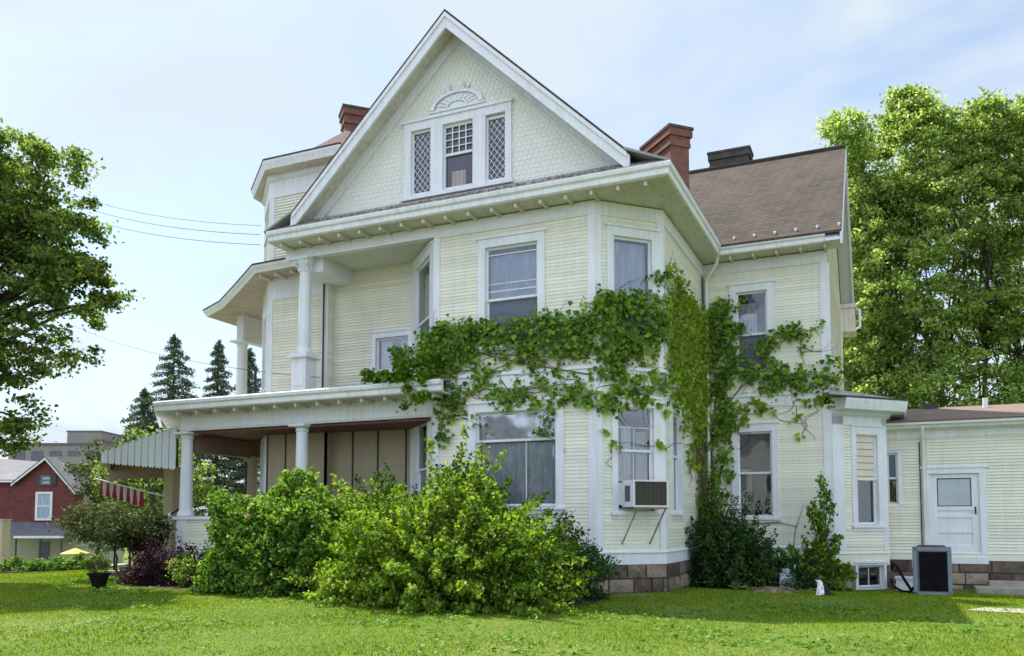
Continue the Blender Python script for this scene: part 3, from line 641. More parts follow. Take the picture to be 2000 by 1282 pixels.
# steps, railing
mb=MB()
for i in range(4): mb.box(-15.3-.3*(i+1),-15.3-.3*i,14.75,16.5,-.1,.6-.14*(i+1))
mb.box(-16.1,-15.3,14.5,14.75,-.1,.45); mb.box(-16.7,-16.1,14.5,14.75,-.1,.24); mb.box(-17.2,-16.7,14.5,14.75,-.1,.09); mb.build('steps',M['brick_dark'],H)
mb=MB(); mb.box(-16.12,-15.3,14.48,14.77,.45,.50); mb.box(-16.72,-16.1,14.48,14.77,.24,.29); mb.box(-17.22,-16.7,14.48,14.77,.09,.14); mb.build('step_coping',M['concrete'],H)
mb=MB(); mb.tube([(-15.35,14.7,.25),(-15.35,14.7,1.45)],.035,10); mb.lathe(-15.35,14.7,[(.06,.25),(.06,.32),(.04,.36)],12); mb.lathe(-15.35,14.7,[(.045,1.43),(.05,1.47),(.02,1.52)],12); hr=mb.build('railing',M['white'],H)
mb=MB(); mb.tube([(-14.95,14.62,1.62),(-15.35,14.7,1.47),(-16.4,14.7,1.1),(-17.1,14.7,.85),(-17.12,14.7,.1)],.02,8); mb.build('handrail',M['black'],hr)
# ---------- bay and rear wing roofs
gb=[(-1.08,19.36),(-.02,20.42),(-.02,21.6)]
outl(gb,[(0,3.42),(.03,3.42),(.03,3.6),(.12,3.66),(.12,3.7),(.42,3.72),(.44,3.78),(.48,3.9),(.48,3.95),(0,4.0)],'white','bay_cornice')
mb=MB(); mb.add([(-1.08,18.66,3.96),(.48,20.2,3.96),(.48,21.7,3.96),(-1.08,21.7,4.25),(-1.08,19.36,4.2)],[(0,1,2,3,4)]); mb.build('bay_roof',M['roof_grey'],H)
mb=MB(); mb.add([(-1.09,18.64,3.955),(.49,20.2,3.955),(.49,20.2,3.985),(-1.09,18.64,3.985)],[(0,1,2,3)]); mb.build('roof_edge',M['dark'],H)
mb=MB(); slab(mb,[(.0,20.6,3.56),(7.9,20.6,3.56),(7.9,25,4.36),(.0,25,4.36)],.04); slab(mb,[(0,25,4.36),(7.9,25,4.36),(7.9,26.4,4.1),(0,26.4,4.1)],.04); mb.build('roof',M['roof_brown'],H)
outl([(.0,21.0),(7.7,21.0)],[(0,3.2),(.03,3.2),(.03,3.34),(.08,3.38),(.28,3.4),(.3,3.45),(.38,3.47),(.40,3.55),(.3,3.56),(0,3.56)],'gutter','gutter')
# vents and a pipe on the rear roof
mb=MB(); mb.lathe(2.3,24.0,[(.06,4.1),(.06,4.42)],10); mb.build('vent_pipe',M['white'],H)
mb=MB(); mb.box(.9,1.25,24.6,24.9,4.25,4.42); mb.build('roof_vent',M['dark'],H)
# ---------- rear door
d=MB(); u0,u1,z0,z1=Rd
d.fbox(RW,u0-.13,u0,z0-.03,z1,0,.036); d.fbox(RW,u1,u1+.13,z0-.03,z1,0,.036); d.fbox(RW,u0-.13,u1+.13,z1,z1+.12,0,.038); d.fbox(RW,u0-.18,u1+.18,z1+.12,z1+.16,0,.06)
d.fbox(RW,u0-.13,u1+.13,z0-.17,z0-.03,-.05,.07)
d.fbox(RW,u0-.02,u0,z0-.03,z1,-.1,0); d.fbox(RW,u1,u1+.02,z0-.03,z1,-.1,0)
fr_=d.build('door_frame',M['white'],H)
d=MB(); d.fbox(RW,u0,u0+.15,z0,z1,-.06,-.02); d.fbox(RW,u1-.15,u1,z0,z1,-.06,-.02); d.fbox(RW,u0+.15,u1-.15,z1-.1,z1,-.06,-.02)
for a,b in ((z0,z0+.22),(z0+.50,z0+.56),(z0+.84,z0+.9),(z0+1.0,z0+1.09)): d.fbox(RW,u0+.15,u1-.15,a,b,-.06,-.02)
d.fbox(RW,u0+.15,u1-.15,z0+.22,z0+1.0,-.055,-.04)
door=d.build('door',M['white'],H)
d=MB(); d.add([RW.p(u0+.15,z0+1.09,-.045),RW.p(u1-.15,z0+1.09,-.045),RW.p(u1-.15,z1-.1,-.045),RW.p(u0+.15,z1-.1,-.045)],[(0,1,2,3)]); d.build('pane',M['door_glass'],door,fix=False)
d=MB(); d.fbox(RW,u0+.15,u0+.17,z0+1.09,z1-.1,-.045,-.03); d.fbox(RW,u1-.17,u1-.15,z0+1.09,z1-.1,-.045,-.03); d.fbox(RW,u0+.17,u1-.17,z1-.12,z1-.1,-.045,-.03); d.fbox(RW,u0+.17,u1-.17,z0+1.09,z0+1.11,-.045,-.03); d.build('glazing_bead',M['dark'],door)
d=MB(); d.fbox(RW,u1-.10,u1-.07,z0+.92,z0+1.08,-.02,.0); d.tube([RW.p(u1-.085,z0+.96,-.02),RW.p(u1-.085,z0+.96,.05),RW.p(u1-.085,z0+1.04,.05),RW.p(u1-.085,z0+1.04,-.02)],.008,6); d.build('handle',M['dark'],door)
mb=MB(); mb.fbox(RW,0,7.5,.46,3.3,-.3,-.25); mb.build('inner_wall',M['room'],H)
# ---------- downspouts
def pipe(pts,m='gutter',r=.04): mb=MB(); mb.tube(pts,r,10); mb.build('downspout',M[m],H,smooth=True)
pipe([(-3.36,18.9,7.3),(-3.40,18.95,7.15),(-3.68,19.22,6.9),(-3.70,19.26,6.75),(-3.70,19.26,.2)])
pipe([(-3.77,19.20,6.95),(-3.77,19.20,.2)],'dark',.02)
pipe([(-11.66,15.52,6.95),(-11.66,15.52,4.15)],'dark',.022); pipe([(-14.1,16.1,5.1),(-14.25,16.25,4.95),(-14.25,16.25,4.15)],'dark',.035)
pipe([(.74,20.68,3.45),(.74,20.7,3.35),(.76,20.93,3.15),(.76,20.93,.3)],'gutter',.04); pipe([(.68,20.96,3.1),(.68,20.96,.3)],'dark',.012)
pipe([(-1.0,25.4,6.6),(-.6,25.75,6.9),(-.6,25.75,7.4)],'gutter',.04)
# ---------- foundation
def stonewall(fr,L,z0,z1,courses,m='stone',wmin=.2,wmax=.55,dep=.06,gaps=()):
    mb=MB(); h=(z1-z0)/courses
    for c in range(courses):
        u=R.uniform(-.2,0)
        while u<L:
            w=R.uniform(wmin,wmax); a=max(0,u)+.006; b=min(L,u+w)-.006
            if b-a>.04 and not any(g0<(a+b)/2<g1 and z0+c*h+h/2<gz for g0,g1,gz in gaps):
                za=z0+c*h+.006; zb=za+h-.012; d=R.uniform(.01,dep); e=.012; j=lambda:R.uniform(-.012,.012)
                o=[(a,za),(b,za),(b,zb),(a,zb)]; i=[(a+e,za+e),(b-e,za+e),(b-e,zb-e),(a+e,zb-e)]; mid=((a+b)/2+j(),(za+zb)/2+j())
                vs=[fr.p(x,z,0) for x,z in o]+[fr.p(x,z,d+j()) for x,z in i]+[fr.p(mid[0],mid[1],d+.015+abs(j()))]
                mb.add(vs,[(k,(k+1)%4,(k+1)%4+4,k+4) for k in range(4)]+[(k+4,(k+1)%4+4,8) for k in range(4)])
            u+=w
    mb.build('foundation_stones',M[m],H,fix=False)
    q=MB(); q.fbox(fr,0,L,z0,z1,-.06,.004); return q
qs=[]
for fr,L,z1,n in ((F1,3.39,.52,3),(RC,1.43,.52,3),(F3,3.79,.52,3),(WG,2.74,.52,3)):
    stonewall(fr,L,-.26,z1,n).build('foundation',M['mortar'],H)
stonewall(BC,Bf[0]-.08,-.4,.36,3,wmin=.15,wmax=.3); stonewall(Fr(*BC.p(Bf[1]+.08,0,0)[:2],1,1),1.5-Bf[1]-.08,-.4,.36,3,wmin=.08,wmax=.2)
q=MB(); q.fbox(BC,0,Bf[0]-.05,-.4,.36,-.06,.004); q.fbox(BC,Bf[1]+.05,1.5,-.4,.36,-.06,.004); q.fbox(BC,Bf[0]-.05,Bf[1]+.05,-.4,-.16,-.06,.004); q.build('foundation',M['mortar'],H)
stonewall(BS,.58,-.4,.36,3,wmin=.15,wmax=.3).build('foundation',M['mortar'],H)
stonewall(RW,7.5,-.6,.46,4,wmin=.3,wmax=.8).build('foundation',M['mortar'],H)
settle(H)
# ------------------------------------------------------------------ terrain
def ss(a,b,x): t=np.clip((x-a)/(b-a),0,1); return t*t*(3-2*t)
def gz(x,y):
    x=np.asarray(x,float); y=np.asarray(y,float)
    z=-.16*ss(15.5,20,y)*ss(-6,-2,x)
    z=z-.35*ss(-19.3,-26,x)*0 - .38*ss(19.0,27,-x)-.75*ss(29,34,-x)
    z=z-1.22*ss(7.0,2.0,y)*1.0
    z=z+.02*np.sin(x*.7+1)*np.cos(y*.6)*ss(3,8,y)*ss(16,12,y)
    return np.maximum(z,-1.25)
ax_=np.unique(np.concatenate([np.linspace(-60,40,180),np.array([-2500,-1500,-800,-400,-200,-120,-80,60,90,150,300,700,1500,2500])]))
ay_=np.unique(np.concatenate([np.linspace(-25,60,160),np.array([-2500,-1000,-400,-150,-60,80,120,200,400,900,2500])]))
gx,gy=np.meshgrid(ax_,ay_); zz=gz(gx,gy)
far=(np.abs(gx)>100)|(np.abs(gy)>100); zz[far]=-1.25
nx,ny=len(ax_),len(ay_); idx=np.arange(nx*ny).reshape(ny,nx)
q=np.stack([idx[:-1,:-1],idx[:-1,1:],idx[1:,1:],idx[1:,:-1]],-1).reshape(-1,4)
def grassmat():
    m,nt,b=nodes('lawn soil and thatch'); L=nt.links.new; b.inputs['Roughness'].default_value=.9; b.inputs['Specular IOR Level'].default_value=.1
    tc=N(nt,'ShaderNodeTexCoord'); n1=N(nt,'ShaderNodeTexNoise',Scale=.45,Detail=5,Roughness=.6); L(tc.outputs['Object'],n1.inputs[0])
    n2=N(nt,'ShaderNodeTexNoise',Scale=14,Detail=6,Roughness=.7); L(tc.outputs['Object'],n2.inputs[0])
    mx=N(nt,'ShaderNodeMix'); mx.data_type='FLOAT'; mx.inputs[0].default_value=.5; L(n1.outputs['Fac'],mx.inputs[2]); L(n2.outputs['Fac'],mx.inputs[3])
    cr=N(nt,'ShaderNodeValToRGB'); e=cr.color_ramp.elements; e[0].position=.36; e[0].color=(.06,.10,.02,1); e[1].position=.66; e[1].color=(.19,.20,.07,1); k=e.new(.5); k.color=(.10,.155,.025,1)
    L(mx.outputs[0],cr.inputs[0])
    sx=N(nt,'ShaderNodeSeparateXYZ'); L(tc.outputs['Object'],sx.inputs[0]); my=N(nt,'ShaderNodeMapRange'); my.inputs[1].default_value=1.6; my.inputs[2].default_value=1.2; L(sx.outputs[1],my.inputs[0])
    m2=N(nt,'ShaderNodeMix'); m2.data_type='RGBA'; L(my.outputs[0],m2.inputs[0]); L(cr.outputs[0],m2.inputs[6]); m2.inputs[7].default_value=(.16,.15,.13,1); L(m2.outputs[2],b.inputs['Base Color'])
    bp=N(nt,'ShaderNodeBump',Strength=.8,Distance=.03); L(n2.outputs['Fac'],bp.inputs['Height']); L(bp.outputs[0],b.inputs['Normal']); return m
M['lawn']=grassmat()
g=npmesh('ground',np.stack([gx.ravel(),gy.ravel(),zz.ravel()],-1),q,M['lawn']); tag(g,'green lawn sloping gently to the street','ground',kind='structure')
for p in g.data.polygons: p.use_smooth=True
def inpoly(px,py,poly):
    c=np.zeros(len(px),bool); n=len(poly); j=n-1
    for i in range(n):
        xi,yi=poly[i]; xj,yj=poly[j]
        k=((yi>py)!=(yj>py))&(px<(xj-xi)*(py-yi)/((yj-yi) or 1e-9)+xi); c^=k; j=i
    return c
BED=[(-14.8,12.75),(-12,12.1),(-9.5,11.75),(-8,11.0),(-6.2,10.8),(-4.8,11.3),(-4.3,12.6),(-4.5,14.54),(-14.8,14.5)]
BED2=[(-3.75,17.2),(-2.6,17.35),(-1.2,18.1),(-.6,18.5),(-1.1,19.3),(-3.75,19.3)]
for P_,nm in ((BED,'dark soil bed under the bushes in front of the porch'),(BED2,'dark soil bed along the right wing')):
    mb=MB(); n_=len(P_); vs=[]
    for i in range(n_):
        p0=P_[i]; p1=P_[(i+1)%n_]
        for t in np.linspace(0,1,8,endpoint=False): vs.append((p0[0]+(p1[0]-p0[0])*t+R.uniform(-.05,.05),p0[1]+(p1[1]-p0[1])*t+R.uniform(-.05,.05)))
    mb.add([(x,y,float(gz(x,y))+.008) for x,y in vs],[tuple(range(len(vs)))]); o=mb.build('soil_bed',M['soil']); tag(o,nm,'soil',kind='structure')
# grass blades
nb=420000
gxp=NR.uniform(-21,6,nb); gyp=5+14.5*NR.uniform(0,1,nb)**1.0
dens=np.sqrt(gxp**2+gyp**2)
keep=(gyp<20)&~((gxp>-15.2)&(gxp<-4)&(gyp>14.5))&~((gxp>-4.2)&(gyp>19.2)&(gxp<0))
keep&=~(inpoly(gxp,gyp,BED)|inpoly(gxp,gyp,BED2))
# keep what lies inside a fan in front of the house, wider than the picture
ang=np.degrees(np.arctan2(gxp,gyp)); keep&=(ang<14)&(ang>-64)
gxp,gyp=gxp[keep],gyp[keep]; n=len(gxp); z0=gz(gxp,gyp)-.004
a=NR.uniform(0,2*np.pi,n); h=NR.uniform(.016,.036,n)*(1+.35*np.sin(gxp*1.7)*np.cos(gyp*1.3)); w=NR.uniform(.003,.006,n)*(.7+dens[keep]/14); lx=NR.normal(0,.014,n); ly=NR.normal(0,.014,n)
p0=np.stack([gxp-np.cos(a)*w,gyp-np.sin(a)*w,z0],-1); p1=np.stack([gxp+np.cos(a)*w,gyp+np.sin(a)*w,z0],-1); p2=np.stack([gxp+lx,gyp+ly,z0+h],-1)
V=np.stack([p0,p1,p2],1).reshape(-1,3); Q=np.arange(3*n).reshape(-1,3)
M['blade']=leafmat('grass blades',(.05,.125,.006),(.165,.27,.008),(.36,.39,.04),.35,.65,.6)
o=npmesh('grass',V,Q,M['blade'],tri=True); tag(o,'short mown grass covering the front lawn','grass',kind='stuff')
nw=5200; wx=NR.uniform(-17,4.5,nw); wy=NR.uniform(6.5,14.2,nw); kk=(np.sin(wx*1.3)*np.sin(wy*1.7+1)+NR.normal(0,.35,nw))>.25; wx,wy=wx[kk],wy[kk]
Pw=np.repeat(np.stack([wx,wy,gz(wx,wy)+.03],-1),5,0)+NR.normal(0,1,(len(wx)*5,3))*np.array([.035,.035,.008])
v=[];s_=NR.uniform(.015,.035,(len(Pw),1)); nn=NR.normal(size=(len(Pw),3))*.35+np.array([0,0,1.]); nn/=np.linalg.norm(nn,axis=1,keepdims=True); t_=np.cross(nn,NR.normal(size=(len(Pw),3))); t_/=np.linalg.norm(t_,axis=1,keepdims=True); b_=np.cross(nn,t_)
v=np.stack([Pw-t_*s_,Pw+b_*s_*.8,Pw+t_*s_,Pw-b_*s_*.8],1).reshape(-1,3)
M['weed']=leafmat('clover leaves',(.05,.13,.012),(.10,.22,.02),(.19,.32,.04),.3,.6,1)
o=npmesh('clover',v,np.arange(len(v)).reshape(-1,4),M['weed']); tag(o,'patches of clover and small weeds growing in the lawn','weeds',kind='stuff')
# streets
mb=MB()
def strip(name,pts,zs,m,label,cat,w=None):
    mb=MB(); mb.add([(x,y,z) for (x,y),z in zip(pts,zs)],[tuple(range(len(pts)))]); o=mb.build(name,M[m]); return tag(o,label,cat,kind='structure')
strip('road',[(-60,-8.5),(40,-8.5),(40,1.2),(-60,1.2)],[-1.235]*4,'asphalt','grey asphalt street in front of the lawn','road')
strip('pavement',[(-28,15.2),(-26.8,15.2),(-26.8,60),(-28,60)],[float(gz(-28,20))+.05]*4,'concrete','pale pavement beyond the lawn','pavement')
# concrete slab in the grass, right
mb=MB(); mb.prism([(1.02,14.1),(1.5,13.95),(2.3,13.9),(3.6,13.7),(3.8,14.3),(2.7,14.42),(2.0,14.6),(1.3,14.62)],-.05,.008); o=mb.build('path',M['concrete']); tag(o,'pale concrete slab lying in the grass at the right','path',kind='structure')
mb=MB(); mb.prism([(1.6,19.5),(4.2,19.4),(4.2,20.2),(1.6,20.2)],-.2,-.03); mb.prism([(1.9,20.2),(4.2,20.2),(4.2,20.7),(1.9,20.7)],-.2,.06); o=mb.build('doorstep',M['concrete']); tag(o,'low cracked concrete step below the back door','step')
mb=MB()
for i in range(90):
    x=-2.0+R.gauss(0,.28); y=16.5+R.gauss(0,.16); a=R.uniform(0,3.1); l=R.uniform(.05,.2)
    mb.tube([(x,y,.01+R.uniform(0,.06)),(x+l*math.cos(a),y+l*math.sin(a),.01+R.uniform(0,.07))],R.uniform(.004,.011),4)
mb.lathe(-2.0,16.5,[(.42,-.03),(.3,.03),(.12,.055),(.02,.06)],12); o=mb.build('twig_pile',M['rusty']); tag(o,'small heap of dead twigs and leaves on the grass','twig pile')
# ------------------------------------------------------------------ foliage tools
def unit(n,zb=0):
    v=NR.normal(size=(n,3)); v[:,2]+=zb; return v/np.maximum(np.linalg.norm(v,axis=1,keepdims=True),1e-6)
def leafmesh(name,C,size,m,parent=None,up=.6,asp=.66,droop=0,fold=.18):
    n=len(C); s=size*NR.uniform(.6,1.25,(n,1)) if np.isscalar(size) else size[:,None]
    nn=unit(n,up); t=np.cross(nn,unit(n)); t/=np.maximum(np.linalg.norm(t,axis=1,keepdims=True),1e-6); t[:,2]-=droop; b=np.cross(nn,t)
    v=np.stack([C-t*s*.5,C+b*s*asp*.5+nn*s*fold,C+t*s*.5,C-b*s*asp*.5+nn*s*fold],1).reshape(-1,3)
    return npmesh(name,v,np.arange(4*n).reshape(-1,4),m,parent)
def clusters(cents,rad,per,flat=.6):
    k=len(cents); rad=np.broadcast_to(rad,(k,)); P=np.repeat(cents,per,0); r=np.repeat(rad,per)[:,None]
    d=NR.normal(size=P.shape)*.5; d[:,2]*=flat; return P+d*r
def ell(n,c,r,shell=.55):
    v=unit(n); t=(shell+(1-shell)*NR.uniform(0,1,(n,1))**.6); return np.array(c)+v*t*np.array(r)
def limbs(mb,base,tops,r0,split=.35,bend=.12):
    for T in tops:
        B=Vector(base); T=Vector(T); L=(T-B).length; pts=[]
        for t in np.linspace(0,1,6):
            p=B.lerp(T,float(t)); p+=Vector((R.uniform(-1,1),R.uniform(-1,1),R.uniform(-.4,1)))*bend*L*.25*math.sin(math.pi*t); p.z+=.08*L*math.sin(math.pi*t)
            pts.append(p)
        mb.tube(pts,[max(r0*(1-.88*t),.008) for t in np.linspace(0,1,6)],6)
def broadleaf(name,base,trunk,ells,ncl,crad,per,leaf,m,label,cat='tree',tr=.22,forks=(0,),group=None,flat=.6,shell=.5,up=.5,nl=26,gap=None):
    root=empty(name,base,label,cat,group)
    C=np.concatenate([ell(int(ncl*w),c,r,shell) for c,r,w in ells])
    if gap is not None:
        k=np.sin(C[:,0]*gap[0]+gap[3])*np.sin(C[:,1]*gap[1])*np.sin(C[:,2]*gap[2]+1.3); C=C[k<gap[4]]
    P=clusters(C,crad*NR.uniform(.6,1.3,len(C)),per,flat)
    leafmesh('crown',P,leaf,M[m],root,up=up)
    mb=MB()
    for f in forks:
        b=Vector((base[0]+f,base[1]+f*.3,base[2])); top=Vector(trunk)+Vector((f*1.4,0,0)); pts=[b.lerp(top,t)+Vector((R.uniform(-.08,.08),R.uniform(-.08,.08),0)) for t in (0,.25,.5,.75,1)]; pts[0].z-=.2
        mb.tube(pts,[tr*1.25,tr,tr*.9,tr*.8,tr*.7],10)
        pick=C[NR.choice(len(C),min(nl,len(C)),replace=False)]; limbs(mb,top,pick,tr*.5); limbs(mb,b.lerp(top,.7),pick[:max(3,nl//4)],tr*.4)
    mb.build('trunk',M['bark'],root,smooth=True); settle(root); return root
# maple at the left
broadleaf('maple_tree',(-20.3,10.2,0),(-19.6,10.5,3.6),[((-19.6,10.3,5.6),(3.6,3.2,3.2),.36),((-18.6,10.9,7.6),(2.4,2.4,2.1),.2),((-17.0,11.7,5.9),(2.0,1.9,1.9),.22),((-15.7,12.3,6.3),(1.1,1.0,.75),.06),((-17.2,11.6,8.0),(1.3,1.2,.9),.07),((-17.8,11.4,3.7),(1.7,1.6,1.1),.12),((-16.7,11.8,8.5),(1.5,1.4,1.0),.09),((-18.6,11.0,9.0),(2.2,2.0,1.3),.12),((-16.3,12.0,7.3),(1.3,1.1,.7),.07)],1000,.28,70,.11,'maple','tall dark maple at the left edge with its trunk outside the picture',tr=.25,flat=.45,nl=40,gap=(1.7,1.9,2.3,.5,.33),up=.9)
# tall trees behind the house
TG='tall trees behind the house'
broadleaf('broadleaf_tree',(2.2,46,-.5),(2.4,46,9),[((2.6,45.5,14.0),(4.4,4.0,6.2),.4),((2.2,45,18.6),(3.0,2.6,3.4),.3),((1.4,44.5,21.3),(1.1,1,1.4),.05),((4.6,44.8,19.8),(1.3,1.2,1.9),.07),((.6,44,12),(3.6,3,6),.2),((2.8,43,6.5),(3.6,2,2.8),.16)],1250,.46,80,.185,'tree_r','tallest bright green tree rising behind the back wing',tr=.12,forks=(-2.3,-1.1,.2,1.5,2.6),group=TG,nl=14,shell=.45,gap=(1.1,1.3,1.0,.4,.24))
broadleaf('broadleaf_tree',(-1.8,46.5,-.5),(-1.4,46.3,8),[((-1.0,45.4,13.0),(3.0,3.4,6.6),.7),((-.7,45,18.3),(1.5,1.7,2.6),.15),((-.4,43.5,7.5),(2.4,2,3.4),.3),((-2.5,42.3,19.2),(1.1,1,.7),.05),((-1.3,42.5,19.8),(1.2,1,1.3),.08)],800,.46,78,.185,'tree_r','green tree half hidden by the right end of the brown wing roof',tr=.11,forks=(-.8,.5,1.3),group=TG,nl=12,shell=.45,gap=(1.1,1.3,1.0,1.4,.24))
broadleaf('broadleaf_tree',(8.2,46.5,-.5),(8,46.5,8),[((7.2,46,13.5),(4.0,3.8,7.0),.7),((6.6,45.6,19.2),(1.7,1.7,2.4),.15),((8.6,45.4,19.8),(1.5,1.5,2.6),.12),((7.2,43.4,6.5),(3.0,2,2.8),.18)],950,.46,78,.185,'tree_r','green tree cut by the right edge of the picture',tr=.12,forks=(-1.6,-.5,.6,1.6),group=TG,nl=12,shell=.45,gap=(1.1,1.3,1.0,2.4,.24))
# a lower thicket that closes the gap under those crowns
C=np.concatenate([ell(90,(x,47,4.2),(2.6,1.8,3.6),.4) for x in (-3,1,5.2,9)]); P=clusters(C,.8,80,.7)
o=leafmesh('thicket',P,.2,M['tree_r'],None,up=.4); tag(o,'dim undergrowth below the tall trees behind the house','undergrowth',kind='stuff')
# conifers beyond the porch
def conifer(base,h,r,label,n=95):
    root=empty('conifer_tree',base,label,'tree','conifers beyond the porch'); mb=MB(); bx_,by_,bz_=base
    mb.tube([(bx_,by_,bz_-.2),(bx_,by_,bz_+h*.5),(bx_,by_,bz_+h)],[.16,.09,.015],8)
    Cs=[]
    for i in range(n):
        t=(i/n)**.9; z=bz_+h*(.12+.88*t); L=r*(1-t)**.8*R.uniform(.65,1.15)+.08; a=i*2.399+R.uniform(-.3,.3)
        e=Vector((bx_+math.cos(a)*L,by_+math.sin(a)*L,z-.15*L+R.uniform(-.1,.1))); mb.tube([(bx_,by_,z),(bx_+math.cos(a)*L*.5,by_+math.sin(a)*L*.5,z+.02),e],[.022,.014,.005],4,False)
        k=int(60+170*L)
        for j in range(k):
            s=R.uniform(.12,1.05); w=.12*L+.05; Cs.append((bx_+math.cos(a)*L*s+R.gauss(0,w*.5),by_+math.sin(a)*L*s+R.gauss(0,w*.5),z-.15*L*s*s+R.gauss(0,.05)-abs(R.gauss(0,.06))))
    mb.build('trunk',M['bark'],root); leafmesh('crown',np.array(Cs),.17,M['conifer'],root,up=.2,asp=.28); settle(root)
conifer((-30.9,29.6,-.9),11.2,3.4,'tallest dark conifer seen left of the balcony column')
conifer((-28.9,30.4,-.9),10.9,2.3,'slim conifer directly left of the balcony column')
conifer((-27.55,31.0,-.9),10.5,2.1,'narrow conifer seen between the balcony column and the tower')
conifer((-32.2,29.1,-.9),8.6,2.8,'shortest conifer, standing above the striped awning')
broadleaf('garden_tree',(-26.2,24.2,-.6),(-26,24.2,1.2),[((-26,24.2,2.8),(2.3,2.0,2.2),1)],120,.5,50,.16,'maple','dark leafy tree seen through the porch under its beam',tr=.12,nl=14)
broadleaf('garden_tree',(-31.6,26.2,-.8),(-31.5,26.2,1.6),[((-31.3,26.3,3.4),(1.3,1.2,1.6),1)],60,.45,46,.17,'olive','thin olive green tree in front of the grey apartment block',tr=.1,nl=14)
broadleaf('ornamental_tree',(-15.75,13.9,-.0),(-15.95,13.8,.95),[((-16.1,13.65,1.30),(1.25,1.0,.45),.7),((-15.6,14.0,1.1),(.7,.7,.4),.3)],170,.22,46,.075,'olive','small olive green ornamental tree with twin thin trunks below the flag',tr=.028,forks=(-.12,.14),nl=14)
broadleaf('purple_shrub',(-15.7,14.4,-.0),(-15.7,14.4,.4),[((-15.7,14.3,.95),(.55,.5,.5),1)],60,.2,42,.07,'purple','dark purple shrub behind the ornamental tree trunks','shrub',tr=.02,nl=8)
# ------------------------------------------------------------------ bushes by the house
def bush(name,base,rx,ry,h,shoots,per,leaf,m,label,cat='bush',spike=.25,spread=1.0,up=.4,wood='bark',extra=None,nstem=60,low=.0,clump=.10,pw=2.5):
    root=empty(name,base,label,cat); bx_,by_,bz_=base; mb=MB(); Cs=[]
    for i in range(shoots):
        v=unit(1,0)[0]; v[2]=abs(v[2]); v=v/(np.sum(np.abs(v)**pw)**(1/pw))
        k=1+ (R.random()**3)*spike*2
        lump=1+.14*math.sin(v[0]*4+1)*math.cos(v[1]*5)+.10*math.sin(v[2]*7+v[0]*6)
        T=np.array([bx_+v[0]*rx*k*lump,by_+v[1]*ry*k*lump,bz_+low+v[2]*(h-low)*k*lump]); B=np.array([bx_+v[0]*rx*.12,by_+v[1]*ry*.12,bz_])
        mid=(B+T)/2; mid[2]+=.10*h; mid[:2]=B[:2]+(T[:2]-B[:2])*.42
        t=NR.uniform(.30,1.03,per); t=1-(1-t)*NR.uniform(.25,1,per)
        P=((1-t)**2)[:,None]*B+(2*t*(1-t))[:,None]*mid+(t**2)[:,None]*T
        P+=NR.normal(size=P.shape)*(clump*(1.35-t))[:,None]; P[:,2]=np.maximum(P[:,2],bz_+.02); Cs.append(P)
        if i<nstem: 
            tt=np.linspace(0,1,6); q=((1-tt)**2)[:,None]*B+(2*tt*(1-tt))[:,None]*mid+(tt**2)[:,None]*T; mb.tube(q[:5],[.014*(1-.8*x)+.003 for x in tt[:5]],5,False)
    leafmesh('foliage',np.concatenate(Cs),leaf,M[m],root,up=up); mb.build('stems',M[wood],root)
    if extra: extra(root,np.concatenate(Cs))
    settle(root); return root
def blossoms(root,P):
    P=P[P[:,2]>.5]; sel=P[NR.choice(len(P),40,replace=False)]; C=clusters(sel,.06,24,1); leafmesh('blossom',C,.035,M['pink'],root,up=0,asp=.9)
bush('lilac_bush',(-10.15,12.6,0),1.38,1.1,1.85,620,120,.082,'lilac','tall rounded lilac bush in front of the porch with a few pink flowers',pw=3.0,spike=.02,clump=.11,extra=lambda r,P:blossoms(r,P[P[:,0]<-10.2]))
bush('spreading_bush',(-6.4,11.7,0),1.78,1.2,1.62,600,135,.075,'shrub','wide yellow green bush with upright shoots, in front of the big ground floor window',spike=.22,clump=.09,pw=2.1)
bush('yew_bush',(-7.4,13.75,0),1.4,.5,1.95,240,85,.075,'yew','dark evergreen bush against the house behind the yellow green bush',spike=.06)
bush('yew_bush',(-8.9,13.6,0),.8,.55,1.9,110,80,.08,'lilac','darker leafy bush showing between the lilac and the yellow green bush',spike=.1)
bush('juniper_bush',(-5.15,13.35,0),.85,.6,1.05,150,75,.06,'yew','low dark juniper at the stone corner of the house',spike=.15)
bush('corner_bush',(-3.05,17.85,-.08),.85,.6,1.35,230,80,.07,'yew','dark rounded bush in the inner corner below the climbing vine',spike=.22)
bush('creeper_bush',(-3.55,18.6,-.08),.32,.3,2.1,70,80,.075,'ivy','upright tangle of creeper beside the downspout at the inner corner','creeper',spike=.12)
bush('ground_creeper',(-2.05,18.2,-.1),.8,.4,.5,90,60,.06,'yew','low dark creeper between the corner bush and the meter','creeper',spike=.2)
bush('young_shrub',(-1.55,18.55,-.1),.85,.5,.95,44,60,.10,'ivy','loose young shrub with large leaves in front of the right wing corner','shrub',spike=.12,clump=.07)
bush('tall_shoot',(-1.28,18.75,.55),.34,.26,1.35,16,62,.10,'ivy','tall leafy shoot rising out of the young shrub','shrub',spike=.1,clump=.08)
for i,(x,y,r,h,l) in enumerate([(-14.0,13.0,.5,.62,'leftmost dark purple barberry, beside the porch steps'),(-13.3,13.2,.55,.72,'dark purple barberry below the porch corner post'),(-12.55,13.35,.5,.7,'dark purple barberry between the flowering one and the lilac'),(-12.0,13.0,.42,.5,'low purple barberry tucked under the lilac bush')]):
    o=bush('barberry_bush',(x,y,0),r,.42,h,80,60,.05,'purple',l,spike=.25); o['group']='purple barberry bushes in front of the porch'
bush('flowering_bush',(-12.95,12.85,0),.3,.25,.55,34,50,.055,'lilac','small bush with peach coloured flowers among the purple barberries',spike=.2,extra=lambda r,P:leafmesh('blossom',clusters(P[NR.choice(len(P),16)],.06,16,1),.05,M['pink'],r,up=0,asp=.9))
